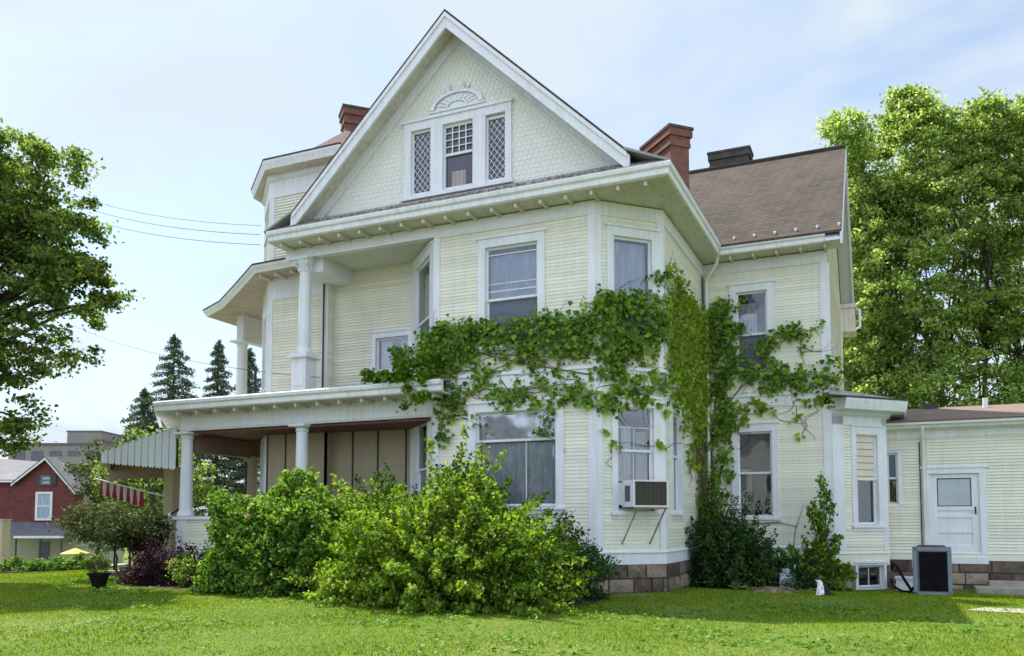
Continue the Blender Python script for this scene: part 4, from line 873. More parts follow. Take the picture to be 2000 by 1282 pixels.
# ------------------------------------------------------------------ climbing vine
IVY=[
('F1',1,[(-0.31,4.71),(-0.19,5.09),(0.25,5.21),(1.71,5.07),(2.34,5.15),(2.96,5.11),(3.39,5.35),(3.39,4.40),(2.76,4.45),(1.71,4.59),(1.16,4.58),(0.60,4.48),(0.14,4.36)]),
('F1',0.38,[(0.02,4.68),(3.39,4.49),(3.38,3.45),(1.71,3.55),(0.60,3.61),(0.03,3.75)]),
('F1',0.75,[(1.16,3.80),(3.38,3.71),(3.38,3.40),(1.71,3.42),(1.16,3.53)]),
('F1',0.6,[(0.02,4.57),(0.60,4.53),(0.66,3.61),(0.40,3.11),(0.33,2.66),(0.13,2.72),(0.05,3.54)]),
('F1',0.3,[(2.18,3.42),(2.61,3.42),(2.65,2.92),(2.32,2.82)]),
('F1',0.25,[(0.94,3.49),(1.11,3.48),(1.05,2.99),(0.94,2.99)]),
('RC',1,[(0.00,5.30),(0.18,5.51),(0.67,5.51),(1.45,5.54),(1.46,4.80),(0.82,4.55),(0.54,3.96),(-0.00,4.30)]),
('RC',0.42,[(-0.00,4.49),(1.46,4.90),(1.45,3.52),(-0.01,3.37)]),
('RC',0.7,[(0.04,3.69),(1.45,3.87),(1.45,3.52),(0.04,3.36)]),
('RC',0.28,[(0.08,3.45),(0.44,3.42),(0.41,2.62),(0.26,2.38),(0.16,2.61)]),
('RC',0.3,[(1.29,3.52),(1.45,3.52),(1.43,2.45),(1.32,2.35)]),
('F3',0.95,[(0.24,5.55),(1.68,5.95),(4.04,6.05),(3.85,3.31),(1.91,3.28),(0.15,3.64)]),
('F3',0.22,[(0.80,3.32),(3.85,3.31),(3.55,2.40),(1.61,2.35)]),
('RC',0.9,[(1.18,5.74),(1.32,5.97),(1.47,6.17),(1.47,6.04),(1.35,5.86),(1.25,5.62)]),
('F3',0.9,[(0.23,6.25),(0.78,6.30),(1.59,6.15),(2.47,5.98),(1.81,5.76),(1.03,5.89),(0.22,5.99)]),
('F3',0.6,[(0.21,5.84),(0.51,5.92),(0.57,5.58),(0.24,5.49)]),
('W',0.95,[(0.15,6.21),(0.34,6.37),(0.75,6.33),(0.88,5.72),(0.78,5.03),(0.59,4.21),(0.64,3.51),(0.51,2.70),(0.54,1.82),(0.27,1.71),(0.24,2.70),(0.21,3.88),(0.13,5.08)]),
('W',0.95,[(0.66,5.03),(1.22,4.81),(1.56,5.08),(1.88,4.53),(2.52,4.66),(2.79,4.86),(2.90,4.46),(2.73,4.25),(2.09,4.18),(1.55,4.25),(0.88,4.55)]),
('W',0.85,[(1.23,5.22),(1.57,5.54),(1.96,5.62),(2.28,5.53),(2.68,5.76),(2.73,5.55),(2.33,5.30),(1.95,5.30),(1.56,5.14),(1.34,4.98)]),
('W',0.22,[(0.31,4.47),(2.83,4.30),(2.77,3.85),(2.08,3.78),(0.52,3.51)]),
('W',0.3,[(1.93,3.85),(2.15,3.83),(2.15,3.04),(2.02,3.01)]),
('W',0.4,[(2.07,5.32),(2.17,5.31),(2.19,4.68),(2.10,4.69)]),
('W',0.35,[(0.30,4.11),(1.21,3.83),(1.09,3.49),(0.64,3.39)]),
('W',0.3,[(2.72,4.87),(2.95,4.85),(2.92,3.84),(2.78,3.74)]),

]
FR={'F1':F1,'RC':RC,'F3':F3,'W':WG}
def area(p): return abs(sum(p[i][0]*p[(i+1)%len(p)][1]-p[(i+1)%len(p)][0]*p[i][1] for i in range(len(p))))/2
def vine(name,frs,label,mname):
    root=empty(name,(-3.6,18.9,0) if 'W' in frs else (-3.7,15.3,.0),label,'vine'); stems=MB(); byM={}
    for f,d,poly in IVY:
        if f not in frs: continue
        fr=FR[f]; us=[p[0] for p in poly]; zs=[p[1] for p in poly]; A=area(poly)
        d0_=d
        n=int(A*(({'F1':1250,'RC':1250,'F3':640,'W':900}[f])*d if d>=.8 else 620*d)); nc=max(4,int(A*60*max(d,.2)))
        cu=NR.uniform(min(us)-.05,max(us)+.05,nc*4); cz=NR.uniform(min(zs)-.05,max(zs)+.05,nc*4); k=inpoly(cu,cz,poly); cu,cz=cu[k],cz[k]
        if len(cu)==0: continue
        hole=np.sin(5.1*cu+1.3)*np.sin(6.3*cz+.7)+.7*np.sin(10.3*cu-3.7*cz+.4)+.5*np.sin(17*cz+5*cu)
        lowz=(cz-min(zs))/(max(zs)-min(zs)+1e-6); lim=(-.75 if f!='F3' else -.75+1.1*(1-lowz)**1.5*(d>.5))
        kk=hole>lim
        if kk.sum()>3: n=int(n*(.35+.65*kk.mean())); cu,cz=cu[kk],cz[kk]
        pick=NR.randint(0,len(cu),n); sp=.075 if d>.8 else .05
        u=cu[pick]+NR.normal(0,sp*1.4,n); z=cz[pick]+NR.normal(0,sp,n); dd=np.abs(NR.normal(0,.07 if d>.8 else .035,n))+.05
        if f=='RC' : u=np.clip(u,-.05,1.5)
        if f=='W': u=np.maximum(u,.04)
        if f=='F3': u=np.minimum(u,3.7)
        P=np.stack([fr.x+fr.dx*u+fr.nx*dd,fr.y+fr.dy*u+fr.ny*dd,z],-1)
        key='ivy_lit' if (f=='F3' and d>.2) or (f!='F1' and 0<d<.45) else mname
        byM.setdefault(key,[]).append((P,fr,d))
        for i in range(max(3,int(A*9))):
            j=NR.randint(0,len(cu)); x,y=cu[j],cz[j]; pts=[]; a=NR.uniform(0,6.28)
            for s in range(7): pts.append(fr.p(x,y,.03)); a+=NR.normal(0,.5); x+=.1*math.cos(a)*1.6; y+=.1*math.sin(a); x=min(max(x,.0),3.7)
            stems.tube(pts,[.009-.001*s for s in range(7)],4,False)
    for key,L in byM.items():
        VV=[]
        for P,fr,d in L:
            n=len(P); s=.035+.095*NR.uniform(0,1,(n,1))**1.3; nn=unit(n)*(1.0 if fr is F3 else .6)+np.array([fr.nx,fr.ny-(.6 if fr is F3 else 0),.35]); nn/=np.linalg.norm(nn,axis=1,keepdims=True)
            t=np.tile(np.array([0,0,-1.]),(n,1))+unit(n)*.6; t-=nn*(t*nn).sum(1,keepdims=True); t/=np.linalg.norm(t,axis=1,keepdims=True); b=np.cross(nn,t)
            # five-cornered leaf built of two quads
            a0=P-t*s*.35; a1=P+t*s*.62; l1=P-t*s*.15+b*s*.48+nn*s*.1; r1=P-t*s*.15-b*s*.48+nn*s*.1; l2=P+t*s*.25+b*s*.30+nn*s*.06; r2=P+t*s*.25-b*s*.30+nn*s*.06
            VV.append(np.stack([a0,l1,l2,a1,r2,r1],1).reshape(-1,3))
        V=np.concatenate(VV); k=len(V)//6; base=np.arange(k)[:,None]*6; Q=np.concatenate([base+np.array([0,1,2,3]),base+np.array([0,3,4,5])])
        npmesh('foliage',V,Q,M[key],root)
    return root,stems
r1,st=vine('climbing_vine',('F1','RC','F3'),'thick green vine spread across the middle of the front and corner bay','ivy')
for i in range(6):
    x=.1+.5*i; st.tube([F3.p(3.65-.1*i,.2,.04),F3.p(3.6-.1*i,2.0,.05),F3.p(3.4-.2*i,3.4,.05),F3.p(2.6-.35*i,4.3+.1*i,.05)],[.03,.025,.018,.01],6,False)
for i in range(3): st.tube([F1.p(3.3,4.0+.3*i,.05),F1.p(2,4.3+.15*i,.05),F1.p(1.0,4.6,.05),F1.p(.1,4.7+.2*i,.05)],[.014,.012,.009,.005],5,False)
st.build('stems',M['vinewood'],r1)
# the part hanging over the end of the porch roof
C=clusters(NR.uniform([-8.9,13.85,4.0],[-8.0,14.5,4.75],(34,3)),.16,46,.7); C2=clusters(NR.uniform([-8.75,13.9,3.5],[-8.0,14.1,4.1],(14,3)),.12,36,.9)
C3=clusters(np.stack([NR.uniform(-9.6,-8.6,16),NR.uniform(13.95,14.4,16),NR.uniform(4.12,4.28,16)],-1),.10,36,.5)
leafmesh('porch_foliage',np.concatenate([C,C2,C3]),.095,M['ivy'],r1,up=.5,asp=.75); settle(r1)
r2,st=vine('climbing_vine',('W',),'vine climbing the inner corner and trailing over the right wing windows','ivy')
st.tube([WG.p(.2,-.1,.06),WG.p(.22,1.5,.07),WG.p(.18,3.0,.06),WG.p(.3,4.2,.05),WG.p(.2,6.0,.05)],[.035,.03,.025,.015,.008],6,False)
st.tube([WG.p(.25,3.6,.05),WG.p(.9,4.4,.06),WG.p(1.6,4.6,.05),WG.p(2.6,4.5,.05)],[.02,.015,.01,.006],6,False)
st.tube([WG.p(1.1,4.7,.05),WG.p(1.7,5.3,.05),WG.p(2.6,5.6,.05)],[.012,.009,.005],6,False)
st.tube([WG.p(2.0,1.2,.04),WG.p(1.6,1.3,.05),WG.p(.9,1.25,.05),WG.p(.6,1.35,.05)],[.008,.01,.01,.006],5,False)
st.tube([WG.p(1.9,.6,.04),WG.p(1.95,1.1,.05),WG.p(2.15,1.7,.05)],[.008,.008,.004],5,False)
st.build('stems',M['vinewood'],r2); settle(r2)
# ------------------------------------------------------------------ single things
# window air conditioner
ac=empty('window_air_conditioner',RC.p(.9,1.55,.25),'boxy white air conditioner hanging out of the corner bay window on two rusty struts','air conditioner')
mb=MB(); A0,A1,Z0,Z1,D1=.52,1.26,1.57,2.06,.42
mb.fbox(RC,A0,A1,Z1-.03,Z1,.0,D1); mb.fbox(RC,A0,A1,Z0,Z0+.03,.0,D1); mb.fbox(RC,A0,A0+.04,Z0+.03,Z1-.03,.0,D1); mb.fbox(RC,A1-.04,A1,Z0+.03,Z1-.03,.0,D1); mb.fbox(RC,A0+.04,A1-.04,Z0+.03,Z1-.03,.0,D1-.04)
mb.fbox(RC,.43,A0,Z0+.04,Z1-.04,-.03,.0); mb.build('casing',M['ac'],ac)
mb=MB(); 
for i in range(24): u=A0+.05+(A1-A0-.1)*i/23; mb.fbox(RC,u-.004,u+.004,Z0+.04,Z1-.04,D1-.04,D1-.012)
mb.fbox(RC,A0+.04,A1-.04,Z0+.03,Z1-.03,D1-.04,D1-.03); mb.build('grille',M['grille'],ac)
mb=MB(); q=Fr(*RC.p(A0,0,0)[:2],RC.nx*-1,RC.ny*-1)
mb=MB()
for k in range(9):
    d=.12+k*.022; mb.add([RC.p(A0-.004,Z0+.1,d),RC.p(A0-.004,Z0+.1,d+.014),RC.p(A0-.004,Z1-.1,d+.014),RC.p(A0-.004,Z1-.1,d)],[(0,1,2,3)])
mb.build('side_vent',M['ac_dark'],ac)
mb=MB(); mb.tube([RC.p(.62,Z0-.02,.40),RC.p(.50,.90,.03)],.014,6); mb.tube([RC.p(1.2,Z0-.02,.40),RC.p(1.08,.90,.03)],.016,6); mb.tube([RC.p(.55,Z0-.02,.40),RC.p(1.24,Z0-.02,.40)],.018,6); mb.build('struts',M['rust_metal'],ac); settle(ac)
# condenser by the rear wing
cd=empty('air_conditioner_condenser',(.72,18.3,-.15),'grey blue outdoor condenser unit standing on the grass by the back door','condenser'); CF=Fr(.42,18.02,1,0.02)
mb=MB(); w=.66; dp=.6; z0,z1=-.12,.82
c=.07
X0=.42; poly=[(X0+c,18.02),(X0+w-c,18.02),(X0+w,18.02+c),(X0+w,18.02+dp-c),(X0+w-c,18.02+dp),(X0+c,18.02+dp),(X0,18.02+dp-c),(X0,18.02+c)]
mb.prism(poly,z0,z0+.08); mb.prism(poly,z1-.07,z1); mb.prism([(X0+w/2+(x-X0-w/2)*.93,18.32+(y-18.32)*.93) for x,y in poly],z0+.08,z1-.07)
for x,y in ((X0,18.02),(X0+w-.07,18.02),(X0,18.02+dp-.07),(X0+w-.07,18.02+dp-.07)): mb.box(x,x+.07,y,y+.07,z0+.08,z1-.07)
mb.box(X0,X0+.01,18.09,18.55,z0+.08,z1-.07); mb.build('casing',M['cond'],cd)
mb=MB(); mb.fbox(CF,.10,.58,z0+.1,z1-.09,-.01,.004); 
mb.build('coil',M['black'],cd); mb=MB()
for i in range(18): mb.fbox(CF,.11+i*.026,.114+i*.026,z0+.1,z1-.09,.004,.012)
for i in range(5): mb.fbox(CF,.10,.58,z0+.2+i*.15,z0+.206+i*.15,.012,.018)
mb.build('guard',M['black'],cd)
mb=MB(); mb.lathe(X0+w/2,18.32,[(.26,z1),(.26,z1+.015),(.22,z1+.03),(.05,z1+.035)],20); mb.build('fan_guard',M['ac_dark'],cd)
mb=MB(); mb.box(.408,.418,18.15,18.4,.42,.62); mb.box(.408,.418,18.2,18.38,.1,.2); mb.build('label_plate',M['ac'],cd); settle(cd)
mb=MB(); mb.tube([(.05,20.3,.28),(.06,19.9,.42),(.14,19.3,.38),(.26,18.9,.15),(.38,18.6,-.05),(.42,18.5,0)],.03,8); mb.tube([(.03,20.3,.05),(.06,19.6,-.05),(.22,18.9,-.1),(.38,18.5,-.08)],.025,8); o=mb.build('refrigerant_hose',M['black'],smooth=True); tag(o,'black insulated hose arching from the wall to the condenser','hose')
mb=MB(); mb.box(.12,.5,20.0,20.4,-.2,.08); mb.box(.1,.53,19.97,20.43,.08,.12); o=mb.build('utility_box',M['ac']); tag(o,'low whitish box on the ground behind the black hose','box')
# gas meter
gm=empty('gas_meter',(-1.92,18.0,-.08),'small grey utility meter with a white top half hidden in the creepers','meter')
mb=MB(); mb.box(-2.05,-1.8,17.9,18.05,-.05,.26); mb.lathe(-1.92,17.975,[(.10,.26),(.10,.33),(.06,.36)],14); mb.build('body',M['meter'],gm)
mb=MB(); mb.tube([(-1.78,18,-.1),(-1.76,18,.42),(-1.76,18.2,.44)],.016,8); mb.build('pipe',M['meter'],gm); mb=MB(); mb.box(-2.03,-1.82,17.885,17.9,.14,.25); mb.build('dial',M['white'],gm); settle(gm)
# cat: one skinned body, sitting and looking to the left
cat=empty('cat',(-1.12,15.9,0),'black and white cat sitting upright on the grass by the stone wall','cat')
def skin(name,pts,edges,rad,m,parent):
    me=bpy.data.meshes.new(name); me.from_pydata(pts,edges,[]); o=bpy.data.objects.new(name,me); COL.objects.link(o)
    md=o.modifiers.new('Skin','SKIN'); 
    for i,r in enumerate(rad): me.skin_vertices[0].data[i].radius=(r,r) if not hasattr(r,'__len__') else r
    me.skin_vertices[0].data[0].use_root=True
    o.modifiers.new('Sub','SUBSURF').levels=2; o.modifiers['Sub'].render_levels=2; me.materials.append(m); o.parent=parent; return o
cx0,cy0=-1.12,15.9
pt=[(.07,.06,.075),(.04,.03,.14),(0,0,.20),(-.03,-.02,.235),(-.045,-.03,.275),(-.085,-.05,.268),   # rump, back, shoulder, neck, head, muzzle
    (-.045,-.055,.12),(-.06,-.07,.02),(-.085,-.09,.012),(-.015,-.065,.12),(-.015,-.09,.02),(-.035,-.115,.012),   # front legs
    (.02,-.06,.05),(-.03,-.085,.015),(.11,.03,.04),(.07,-.03,.012),  # haunches and hind paws
    (.15,.09,.03),(.21,.06,.02),(.23,-.02,.018),(.18,-.07,.018)]   # tail
ed=[(0,1),(1,2),(2,3),(3,4),(4,5),(2,6),(6,7),(7,8),(2,9),(9,10),(10,11),(0,12),(12,13),(0,14),(14,15),(0,16),(16,17),(17,18),(18,19)]
ra=[.075,.072,.055,.042,.045,.024,.024,.016,.014,.024,.016,.014,.045,.018,.045,.018,.018,.016,.014,.010]
def catmat():
    m,nt,b=nodes('black and white cat fur'); L=nt.links.new; b.inputs['Roughness'].default_value=.85
    tc=N(nt,'ShaderNodeTexCoord'); nz=N(nt,'ShaderNodeTexNoise',Scale=30,Detail=3); L(tc.outputs['Object'],nz.inputs[0])
    sx=N(nt,'ShaderNodeSeparateXYZ'); L(tc.outputs['Object'],sx.inputs[0])
    a=N(nt,'ShaderNodeMath',operation='ADD'); L(sx.outputs[0],a.inputs[0]); L(sx.outputs[1],a.inputs[1])
    n_=N(nt,'ShaderNodeMath',operation='MULTIPLY_ADD'); n_.inputs[1].default_value=.06; L(nz.outputs['Fac'],n_.inputs[0]); L(a.outputs[0],n_.inputs[2])
    cr=N(nt,'ShaderNodeMapRange'); cr.inputs[1].default_value=14.775+.03; cr.inputs[2].default_value=14.785+.03; L(n_.outputs[0],cr.inputs[0])
    # head top stays black
    hz=N(nt,'ShaderNodeMapRange'); hz.inputs[1].default_value=.272; hz.inputs[2].default_value=.28; L(sx.outputs[2],hz.inputs[0])
    mxx=N(nt,'ShaderNodeMath',operation='MAXIMUM'); L(cr.outputs[0],mxx.inputs[0]); L(hz.outputs[0],mxx.inputs[1])
    mx=N(nt,'ShaderNodeMix'); mx.data_type='RGBA'; mx.inputs[6].default_value=(.80,.79,.77,1); mx.inputs[7].default_value=(.015,.015,.017,1); L(mxx.outputs[0],mx.inputs[0]); L(mx.outputs[2],b.inputs['Base Color']); return m
body=skin('body',[(x+cx0,y+cy0,z) for x,y,z in pt],ed,ra,catmat(),cat)
mb=MB()
for dx,dy in ((-.02,-.055),(-.055,-.005)):
    x,y=cx0-.02+dx,cy0-.0+dy; mb.add([(x-.014,y,.30),(x+.014,y,.30),(x,y+.014,.30),(x,y-.012,.30),(x+.004,y,.338)],[(0,3,4),(3,1,4),(1,2,4),(2,0,4)])
mb.build('ear',M['black_fur'],cat)
mb=MB()
for s in (-.016,.016): mb.lathe(cx0-.083+s*.6,cy0-.055-s,[(.0045,.279),(.006,.282),(.004,.287)],8)
mb.build('eyes',M['yellow'],cat); settle(cat)
# planter
pl=empty('planter',(-14.38,12.0,0),'black round planter pot with a wispy green plant on the lawn','planter')
mb=MB(); mb.lathe(-14.38,12.0,[(.12,0),(.16,.16),(.19,.24),(.22,.25),(.22,.29),(.19,.29),(.16,.24)],24); mb.build('pot',M['black'],pl,smooth=True)
P=clusters(ell(26,(-14.38,12.0,.42),(.2,.2,.14),.3),.1,26,1); leafmesh('foliage',P,.07,M['olive'],pl,up=.2,asp=.3); settle(pl)
# flag on the porch post
fl=empty('flag',(-17,16.2,1.9),'red and white striped flag hanging from a tilted pole below the awning','flag')
fp0=Vector((-17.15,16.2,1.98)); fp1=Vector((-18.75,15.5,2.42))
mb=MB(); mb.tube([fp0,fp1],.018,8); mb.build('pole',M['white'],fl)
mb=MB(); mb.lathe(fp1.x,fp1.y,[(.01,fp1.z-.03),(.035,fp1.z),(.01,fp1.z+.03)],10); mb.build('finial',M['gutter'],fl)
NU,NV=78,10; vs=[]
for i in range(NU+1):
    s=.30+.66*i/NU
    for k in range(NV+1):
        v=k/NV; p=fp0.lerp(fp1,s); vs.append((p.x+.015*math.sin(s*46+v*2)*v,p.y+.018*math.sin(s*60+v*3)*(.3+v),p.z-.02-v*(.40+.012*math.sin(s*17)-.08*(s-.3))))
me=bpy.data.meshes.new('cloth'); me.from_pydata(vs,[],[(i*(NV+1)+k,(i+1)*(NV+1)+k,(i+1)*(NV+1)+k+1,i*(NV+1)+k+1) for i in range(NU) for k in range(NV)])
me.materials.append(M['flag_red']); me.materials.append(M['flag_white'])
for pi,p in enumerate(me.polygons): p.material_index=((pi//NV)//6)%2; p.use_smooth=True
co_=bpy.data.objects.new('cloth',me); COL.objects.link(co_); co_.parent=fl
settle(fl)
# wires
def wire(a,b,sag,label,r=.007):
    a=Vector(a);b=Vector(b); pts=[a.lerp(b,t)-Vector((0,0,sag*4*t*(1-t))) for t in np.linspace(0,1,20)]
    mb=MB(); mb.tube([p-a for p in pts],r,5,False); o=mb.build('utility_wire',M['dark'],fix=False); o.location=a; tag(o,label,'wire','overhead wires'); return o
def ext(a,b,k): a=Vector(a);b=Vector(b); return tuple(b+(a-b)*k)
wire(ext((-25.33,20.79,13.15),(-13.6,15.6,8.42),1.9),(-13.6,15.6,8.42),.5,'uppermost overhead wire running from the tower to the left')
wire(ext((-25.33,20.79,12.82),(-13.6,15.6,8.20),1.9),(-13.6,15.6,8.20),.5,'middle overhead wire of the three meeting the tower')
wire(ext((-25.33,20.79,12.45),(-13.6,15.6,7.95),1.9),(-13.6,15.6,7.95),.5,'lowest of the three overhead wires meeting the tower')
wire(ext((-29.99,24.45,9.31),(-10.9,14.40,4.35),1.2),(-10.9,14.40,4.35),.35,'single low wire crossing in front of the upper balcony')
# ------------------------------------------------------------------ background
rh=empty('red_house',(-41.5,31,-1.2),'small dark red gabled house with a tall white framed window','house')
ddx,ddy=(-39.78+43.4),(31.47-29.83); RH=Fr(-42.62,30.18,ddx,ddy)
mb=MB(); mb.fprism(RH,[(-3.2,1.3),(3.15,1.3),(3.15,3.1),(1.65,4.75),(.1,3.6),(-3.2,3.6)],-1.0,0); mb.build('wall',M['red_brick'],rh)
mb=MB(); mb.fprism(RH,[(-3.2,-1.4),(3.15,-1.4),(3.15,1.3),(-3.2,1.3)],-6,-.3); mb.build('lower_wall',M['beige'],rh)
mb=MB(); P=RH.p
for (ua,za,ub,zb) in ((1.65,4.86,-.15,3.42),(1.65,4.86,3.35,2.95)):
    mb.add([P(ua,za,.25),P(ub,zb,.25),P(ub,zb-.12,.25),P(ua,za-.12,.25),P(ua,za,-1.0),P(ub,zb,-1.0),P(ub,zb-.12,-1.0),P(ua,za-.12,-1.0)],[(0,1,2,3),(4,7,6,5),(0,4,5,1),(3,2,6,7)])
mb.add([P(-3.3,3.45,.3),P(.2,3.45,.3),P(1.4,4.65,-2.8),P(-3.3,5.0,-2.8)],[(0,1,2,3)]); mb.build('roof',M['greyroof'],rh)
mb=MB(); 
for (ua,za,ub,zb) in ((1.65,4.78,-.12,3.34),(1.65,4.78,3.32,2.88)): mb.add([P(ua,za,.27),P(ub,zb,.27),P(ub,zb-.1,.27),P(ua,za-.13,.27)],[(0,1,2,3)])
mb.build('verge_board',M['gutter'],rh)
def hwin(u0,u1,z0,z1,fr=.12,d=0,col='white'):
    mb=MB(); mb.fbox(RH,u0,u0+fr,z0,z1,d,d+.06); mb.fbox(RH,u1-fr,u1,z0,z1,d,d+.06); mb.fbox(RH,u0+fr,u1-fr,z1-fr,z1,d,d+.06); mb.fbox(RH,u0+fr,u1-fr,z0,z0+fr,d,d+.06); mb.fbox(RH,u0+fr,u1-fr,(z0+z1)/2-.03,(z0+z1)/2+.03,d,d+.05)
    w=mb.build('window',M[col],rh); mb=MB(); mb.fbox(RH,u0+fr,u1-fr,z0+fr,z1-fr,d,d+.02); mb.build('pane',M['curtain'],w)
hwin(1.1,2.0,1.42,2.95); hwin(1.3,1.9,3.3,3.85,.08,col='greyroof')
for u in (1.05,1.9):
    mb=MB(); mb.fbox(RH,u,u+.25,3.28,3.87,0,.05); mb.build('shutter',M['dark'],rh)
mb=MB(); mb.add([P(-3.2,1.45,.0),P(3.3,1.25,.0),P(3.4,.62,1.6),P(.9,.62,1.6),P(-.2,.9,.9),P(-3.2,.9,.9)],[(0,1,2,3,4,5)]); mb.build('porch_roof',M['greyroof'],rh)
mb=MB(); mb.fbox(RH,.9,3.4,.5,.62,1.4,1.6); mb.build('porch_beam',M['white'],rh)
for u in (.95,2.2,3.3):
    mb=MB(); mb.fbox(RH,u,u+.06,-1.2,.5,1.45,1.51); mb.build('porch_post',M['dark'],rh)
mb=MB(); mb.fbox(RH,1.2,1.75,-1.1,.3,-.3,-.26); mb.build('door',M['tower_dark'],rh); settle(rh)
# white fence-like slab building by the street
mb=MB(); W0=Fr(-30.2,19.4,.42,.19); mb.fbox(W0,-1.0,1.45,-1.2,1.38,-.5,0); mb.fbox(W0,-1.03,1.48,1.38,1.43,-.53,.03); o=mb.build('boundary_wall',M['beige']); tag(o,'plain beige rendered wall at the left edge beyond the lawn','wall')
ab=empty('apartment_block',(-97,77,-1),'large grey brown apartment block far behind the red house','building')
TB=Fr(-102.3,74.4,10.1,4.5); mb=MB(); mb.fbox(TB,-3,12.5,-2,11.5,-14,0); mb.fbox(TB,4.1,8.6,11.5,13.35,-9,-1); mb.fbox(TB,8.6,14,-2,12.0,-12,-2); mb.build('wall',M['tower_wall'],ab)
mb=MB(); mb.fbox(TB,-3.2,8.6,11.5,11.75,-14.2,.2); mb.fbox(TB,4.0,8.7,13.35,13.5,-9.1,-.9); mb.fbox(TB,8.6,14.1,12.0,12.2,-12.1,-1.9); mb.build('roof',M['greyroof'],ab)
w0=None
for r in range(4):
    for c in range(5):
        u=-1.6+c*2.4; z=9.2-r*2.6
        if w0 is None:
            mb=MB(); mb.box(-.75,.75,-.06,.0,0,1.5); w0=mb.build('window',M['tower_dark'],ab); o=w0
        else: o=w0.copy(); COL.objects.link(o); o.parent=ab
        o.location=TB.p(u,z,.03); o.rotation_euler=(0,0,math.atan2(TB.dy,TB.dx))
mb=MB()
for r in range(4):
    mb.fbox(TB,3.4,8.4,8.9-r*2.6,9.9-r*2.6,.05,1.1)
mb.build('balcony',M['tower_wall'],ab); settle(ab)
# hedge plants in a row
for i in range(5):
    x=-26.6+i*.62; y=18.9+i*.28; root=bush('box_hedge',(x,y,float(gz(x,y))),.42,.35,.42,40,50,.09,'hedge',['first round light green box bush beside the beige wall','second light green box bush from the beige wall','middle one of the five light green box bushes','fourth light green box bush, before the yellow umbrella','last light green box bush, nearest the planter'][i],spike=.1); root['group']='light green box bushes along the far kerb'
mb=MB(); k=Fr(-27.4,18.3,.91,.41); zk=float(gz(-26,19)); mb.fbox(k,0,4.4,zk-.3,zk+.06,.0,.15); o=mb.build('stone_kerb',M['mortar']); tag(o,'low dark edging in front of the light green box bushes','kerb')
um=empty('patio_umbrella',(-31.9,25.4,-.7),'yellow patio umbrella in front of the red house porch','umbrella')
mb=MB(); n=8
vs=[(-31.9,25.4,.22)]+[(-31.9+.6*math.cos(a),25.4+.6*math.sin(a),-.02) for a in np.linspace(0,2*math.pi,n,endpoint=False)]+[(-31.9+.6*math.cos(a),25.4+.6*math.sin(a),-.10) for a in np.linspace(0,2*math.pi,n,endpoint=False)]
mb.add(vs,[(0,1+i,1+(i+1)%n) for i in range(n)]+[(1+i,1+n+i,1+n+(i+1)%n,1+(i+1)%n) for i in range(n)]); mb.build('canopy',M['yellow'],um)
mb=MB(); mb.tube([(-31.9,25.4,-1.1),(-31.9,25.4,.22)],.03,8); mb.build('pole',M['dark'],um)
mb=MB(); mb.box(-32.35,-31.45,25.2,25.9,-.75,-.68); mb.box(-32.25,-31.55,25.3,25.8,-1.1,-.75); mb.build('table',M['brownwood'],um); settle(um)
def across(x,y,w,h,label,m,seed):
    root=empty('neighbour_house',(x,y,-1.2),label,'house'); F=Fr(x+w/2,y,-1,0); mb=MB(); g=w*.42
    mb.fprism(F,[(0,-1.2),(w,-1.2),(w,h),(w/2,h+g),(0,h)],-8,0); mb.build('wall',M[m],root)
    mb=MB(); P=F.p
    for s in (0,1):
        ub=-.4 if s==0 else w+.4
        mb.add([P(w/2,h+g+.15,.5),P(ub,h-.2,.5),P(ub,h-.35,.5),P(w/2,h+g,.5),P(w/2,h+g+.15,-8.4),P(ub,h-.2,-8.4),P(ub,h-.35,-8.4),P(w/2,h+g,-8.4)],[(0,1,2,3),(4,7,6,5),(0,4,5,1),(3,2,6,7)])
    mb.build('roof',M['greyroof'],root)
    for u in (.2,.45,.7):
        for z in (0.2,3.4):
            mb=MB(); mb.fbox(F,u*w,u*w+1.1,z,z+1.7,0,.06); wn=mb.build('window',M['white'],root); mb=MB(); mb.fbox(F,u*w+.12,u*w+.98,z+.12,z+1.58,.06,.065); mb.build('pane',M['tower_dark'],wn)
    settle(root)
across(-9,-20,8.5,5.2,'white gabled house across the street, seen mirrored in the right wing window','white',1)
across(-27,-22,9.5,5.5,'beige gabled house across the street, seen mirrored in the front windows','beige',2)
broadleaf('broadleaf_tree',(-17.5,-19,-1.2),(-17.5,-19,2),[((-17.5,-19,5.5),(3.2,3,3.6),1)],170,.7,30,.34,'maple','leafy tree across the street, seen only mirrored in the windows',tr=.2,nl=10)
broadleaf('broadleaf_tree',(-3,-22,-1.2),(-2,-22,2),[((.5,-21,6.0),(3.4,3,4.0),1)],170,.7,30,.34,'tree_r','second leafy tree across the street, right of the white house mirrored in the wing window',tr=.2,nl=10)
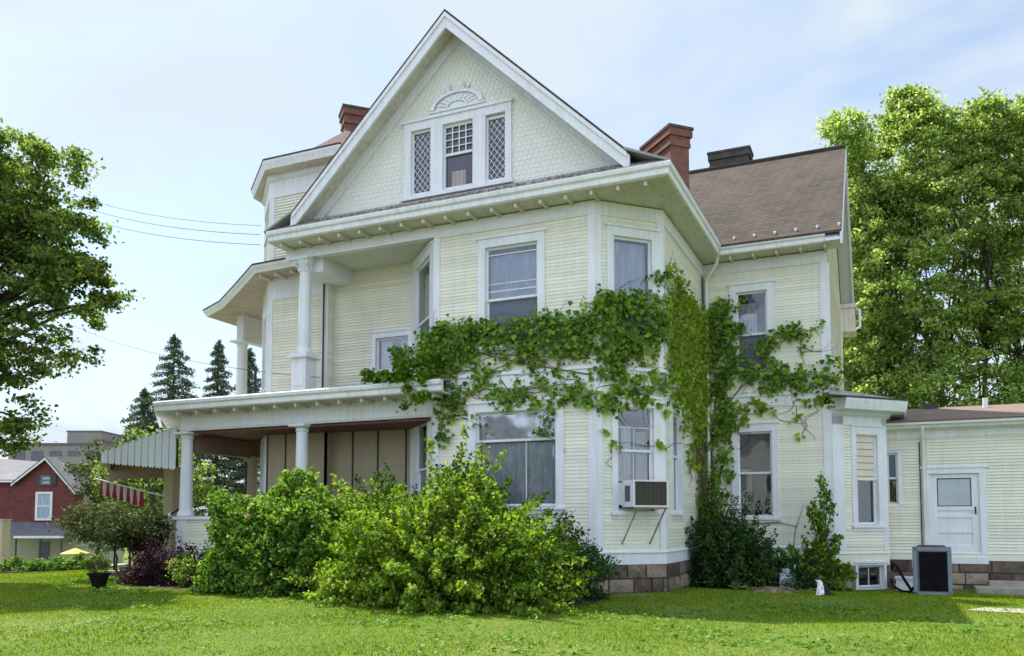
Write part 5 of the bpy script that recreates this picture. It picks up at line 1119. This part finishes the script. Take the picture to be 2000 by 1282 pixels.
# ------------------------------------------------------------------ light
SX,SY,SZ=-.56,.25,1.0
sd=Vector((SX,SY,SZ)).normalized(); el=math.asin(sd.z)
sun=bpy.data.lights.new('sun','SUN'); sun.energy=5.0; sun.angle=math.radians(.53); sun.color=(1,.955,.87)
so=bpy.data.objects.new('sun',sun); COL.objects.link(so); so.rotation_euler=sd.to_track_quat('Z','Y').to_euler(); so.location=(-20,20,40)
wd=bpy.data.worlds.new('World'); S.world=wd; wd.use_nodes=True; nt=wd.node_tree; L=nt.links.new; bg=nt.nodes['Background']
sky=nt.nodes.new('ShaderNodeTexSky'); sky.sky_type='NISHITA'; sky.sun_disc=False; sky.sun_elevation=el; sky.sun_rotation=math.atan2(sd.x,sd.y); sky.air_density=1.0; sky.dust_density=1.2; sky.ozone_density=1.2
tc=N(nt,'ShaderNodeTexCoord'); mp=N(nt,'ShaderNodeMapping'); mp.inputs['Scale'].default_value=(1.1,1.5,3.2); mp.inputs['Rotation'].default_value=(.25,.2,.4); L(tc.outputs['Generated'],mp.inputs[0])
n1=N(nt,'ShaderNodeTexNoise',Scale=1.9,Detail=7,Roughness=.5,Distortion=.6); L(mp.outputs[0],n1.inputs['Vector'])
cr=N(nt,'ShaderNodeValToRGB'); cr.color_ramp.elements[0].position=.42; cr.color_ramp.elements[0].color=(.30,)*3+(1,); cr.color_ramp.elements[1].position=.58; cr.color_ramp.elements[1].color=(.98,)*3+(1,); L(n1.outputs['Fac'],cr.inputs[0])
# thicker white haze towards the horizon
sxy=N(nt,'ShaderNodeSeparateXYZ'); L(tc.outputs['Generated'],sxy.inputs[0])
hz=N(nt,'ShaderNodeMapRange'); hz.inputs[1].default_value=.32; hz.inputs[2].default_value=.02; hz.inputs[3].default_value=0; hz.inputs[4].default_value=.9; L(sxy.outputs[2],hz.inputs[0])
mx0=N(nt,'ShaderNodeMath',operation='MAXIMUM'); L(cr.outputs[0],mx0.inputs[0]); L(hz.outputs[0],mx0.inputs[1])
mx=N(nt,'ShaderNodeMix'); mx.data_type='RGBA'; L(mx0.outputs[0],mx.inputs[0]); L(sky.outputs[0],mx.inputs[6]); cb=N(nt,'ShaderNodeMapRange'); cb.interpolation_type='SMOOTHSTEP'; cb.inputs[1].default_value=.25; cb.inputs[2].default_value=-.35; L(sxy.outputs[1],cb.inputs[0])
cm=N(nt,'ShaderNodeMix'); cm.data_type='RGBA'; L(cb.outputs[0],cm.inputs[0]); cm.inputs[6].default_value=(3.5,4.0,4.45,1); cm.inputs[7].default_value=(7.6,8.6,10.3,1); L(cm.outputs[2],mx.inputs[7]); L(mx.outputs[2],bg.inputs[0]); bg.inputs[1].default_value=.12  # clouds behind the camera made extra bright, added fill for the shaded facade
# ------------------------------------------------------------------ camera
cam=bpy.data.cameras.new('camera'); co=bpy.data.objects.new('camera',cam); COL.objects.link(co); S.camera=co
cam.sensor_width=36; cam.lens=1640/2000*36; cam.shift_y=278.5/2000; cam.clip_end=6000; cam.clip_start=.05
co.location=(0,0,1.28); co.rotation_euler=(math.radians(90+3.576),0,math.radians(24.1))
S.view_settings.view_transform='Standard'; S.view_settings.look='None'; S.view_settings.gamma=1; S.view_settings.exposure=.86
S.render.engine='CYCLES'; S.cycles.max_bounces=8; S.cycles.transparent_max_bounces=16; S.cycles.use_denoising=True
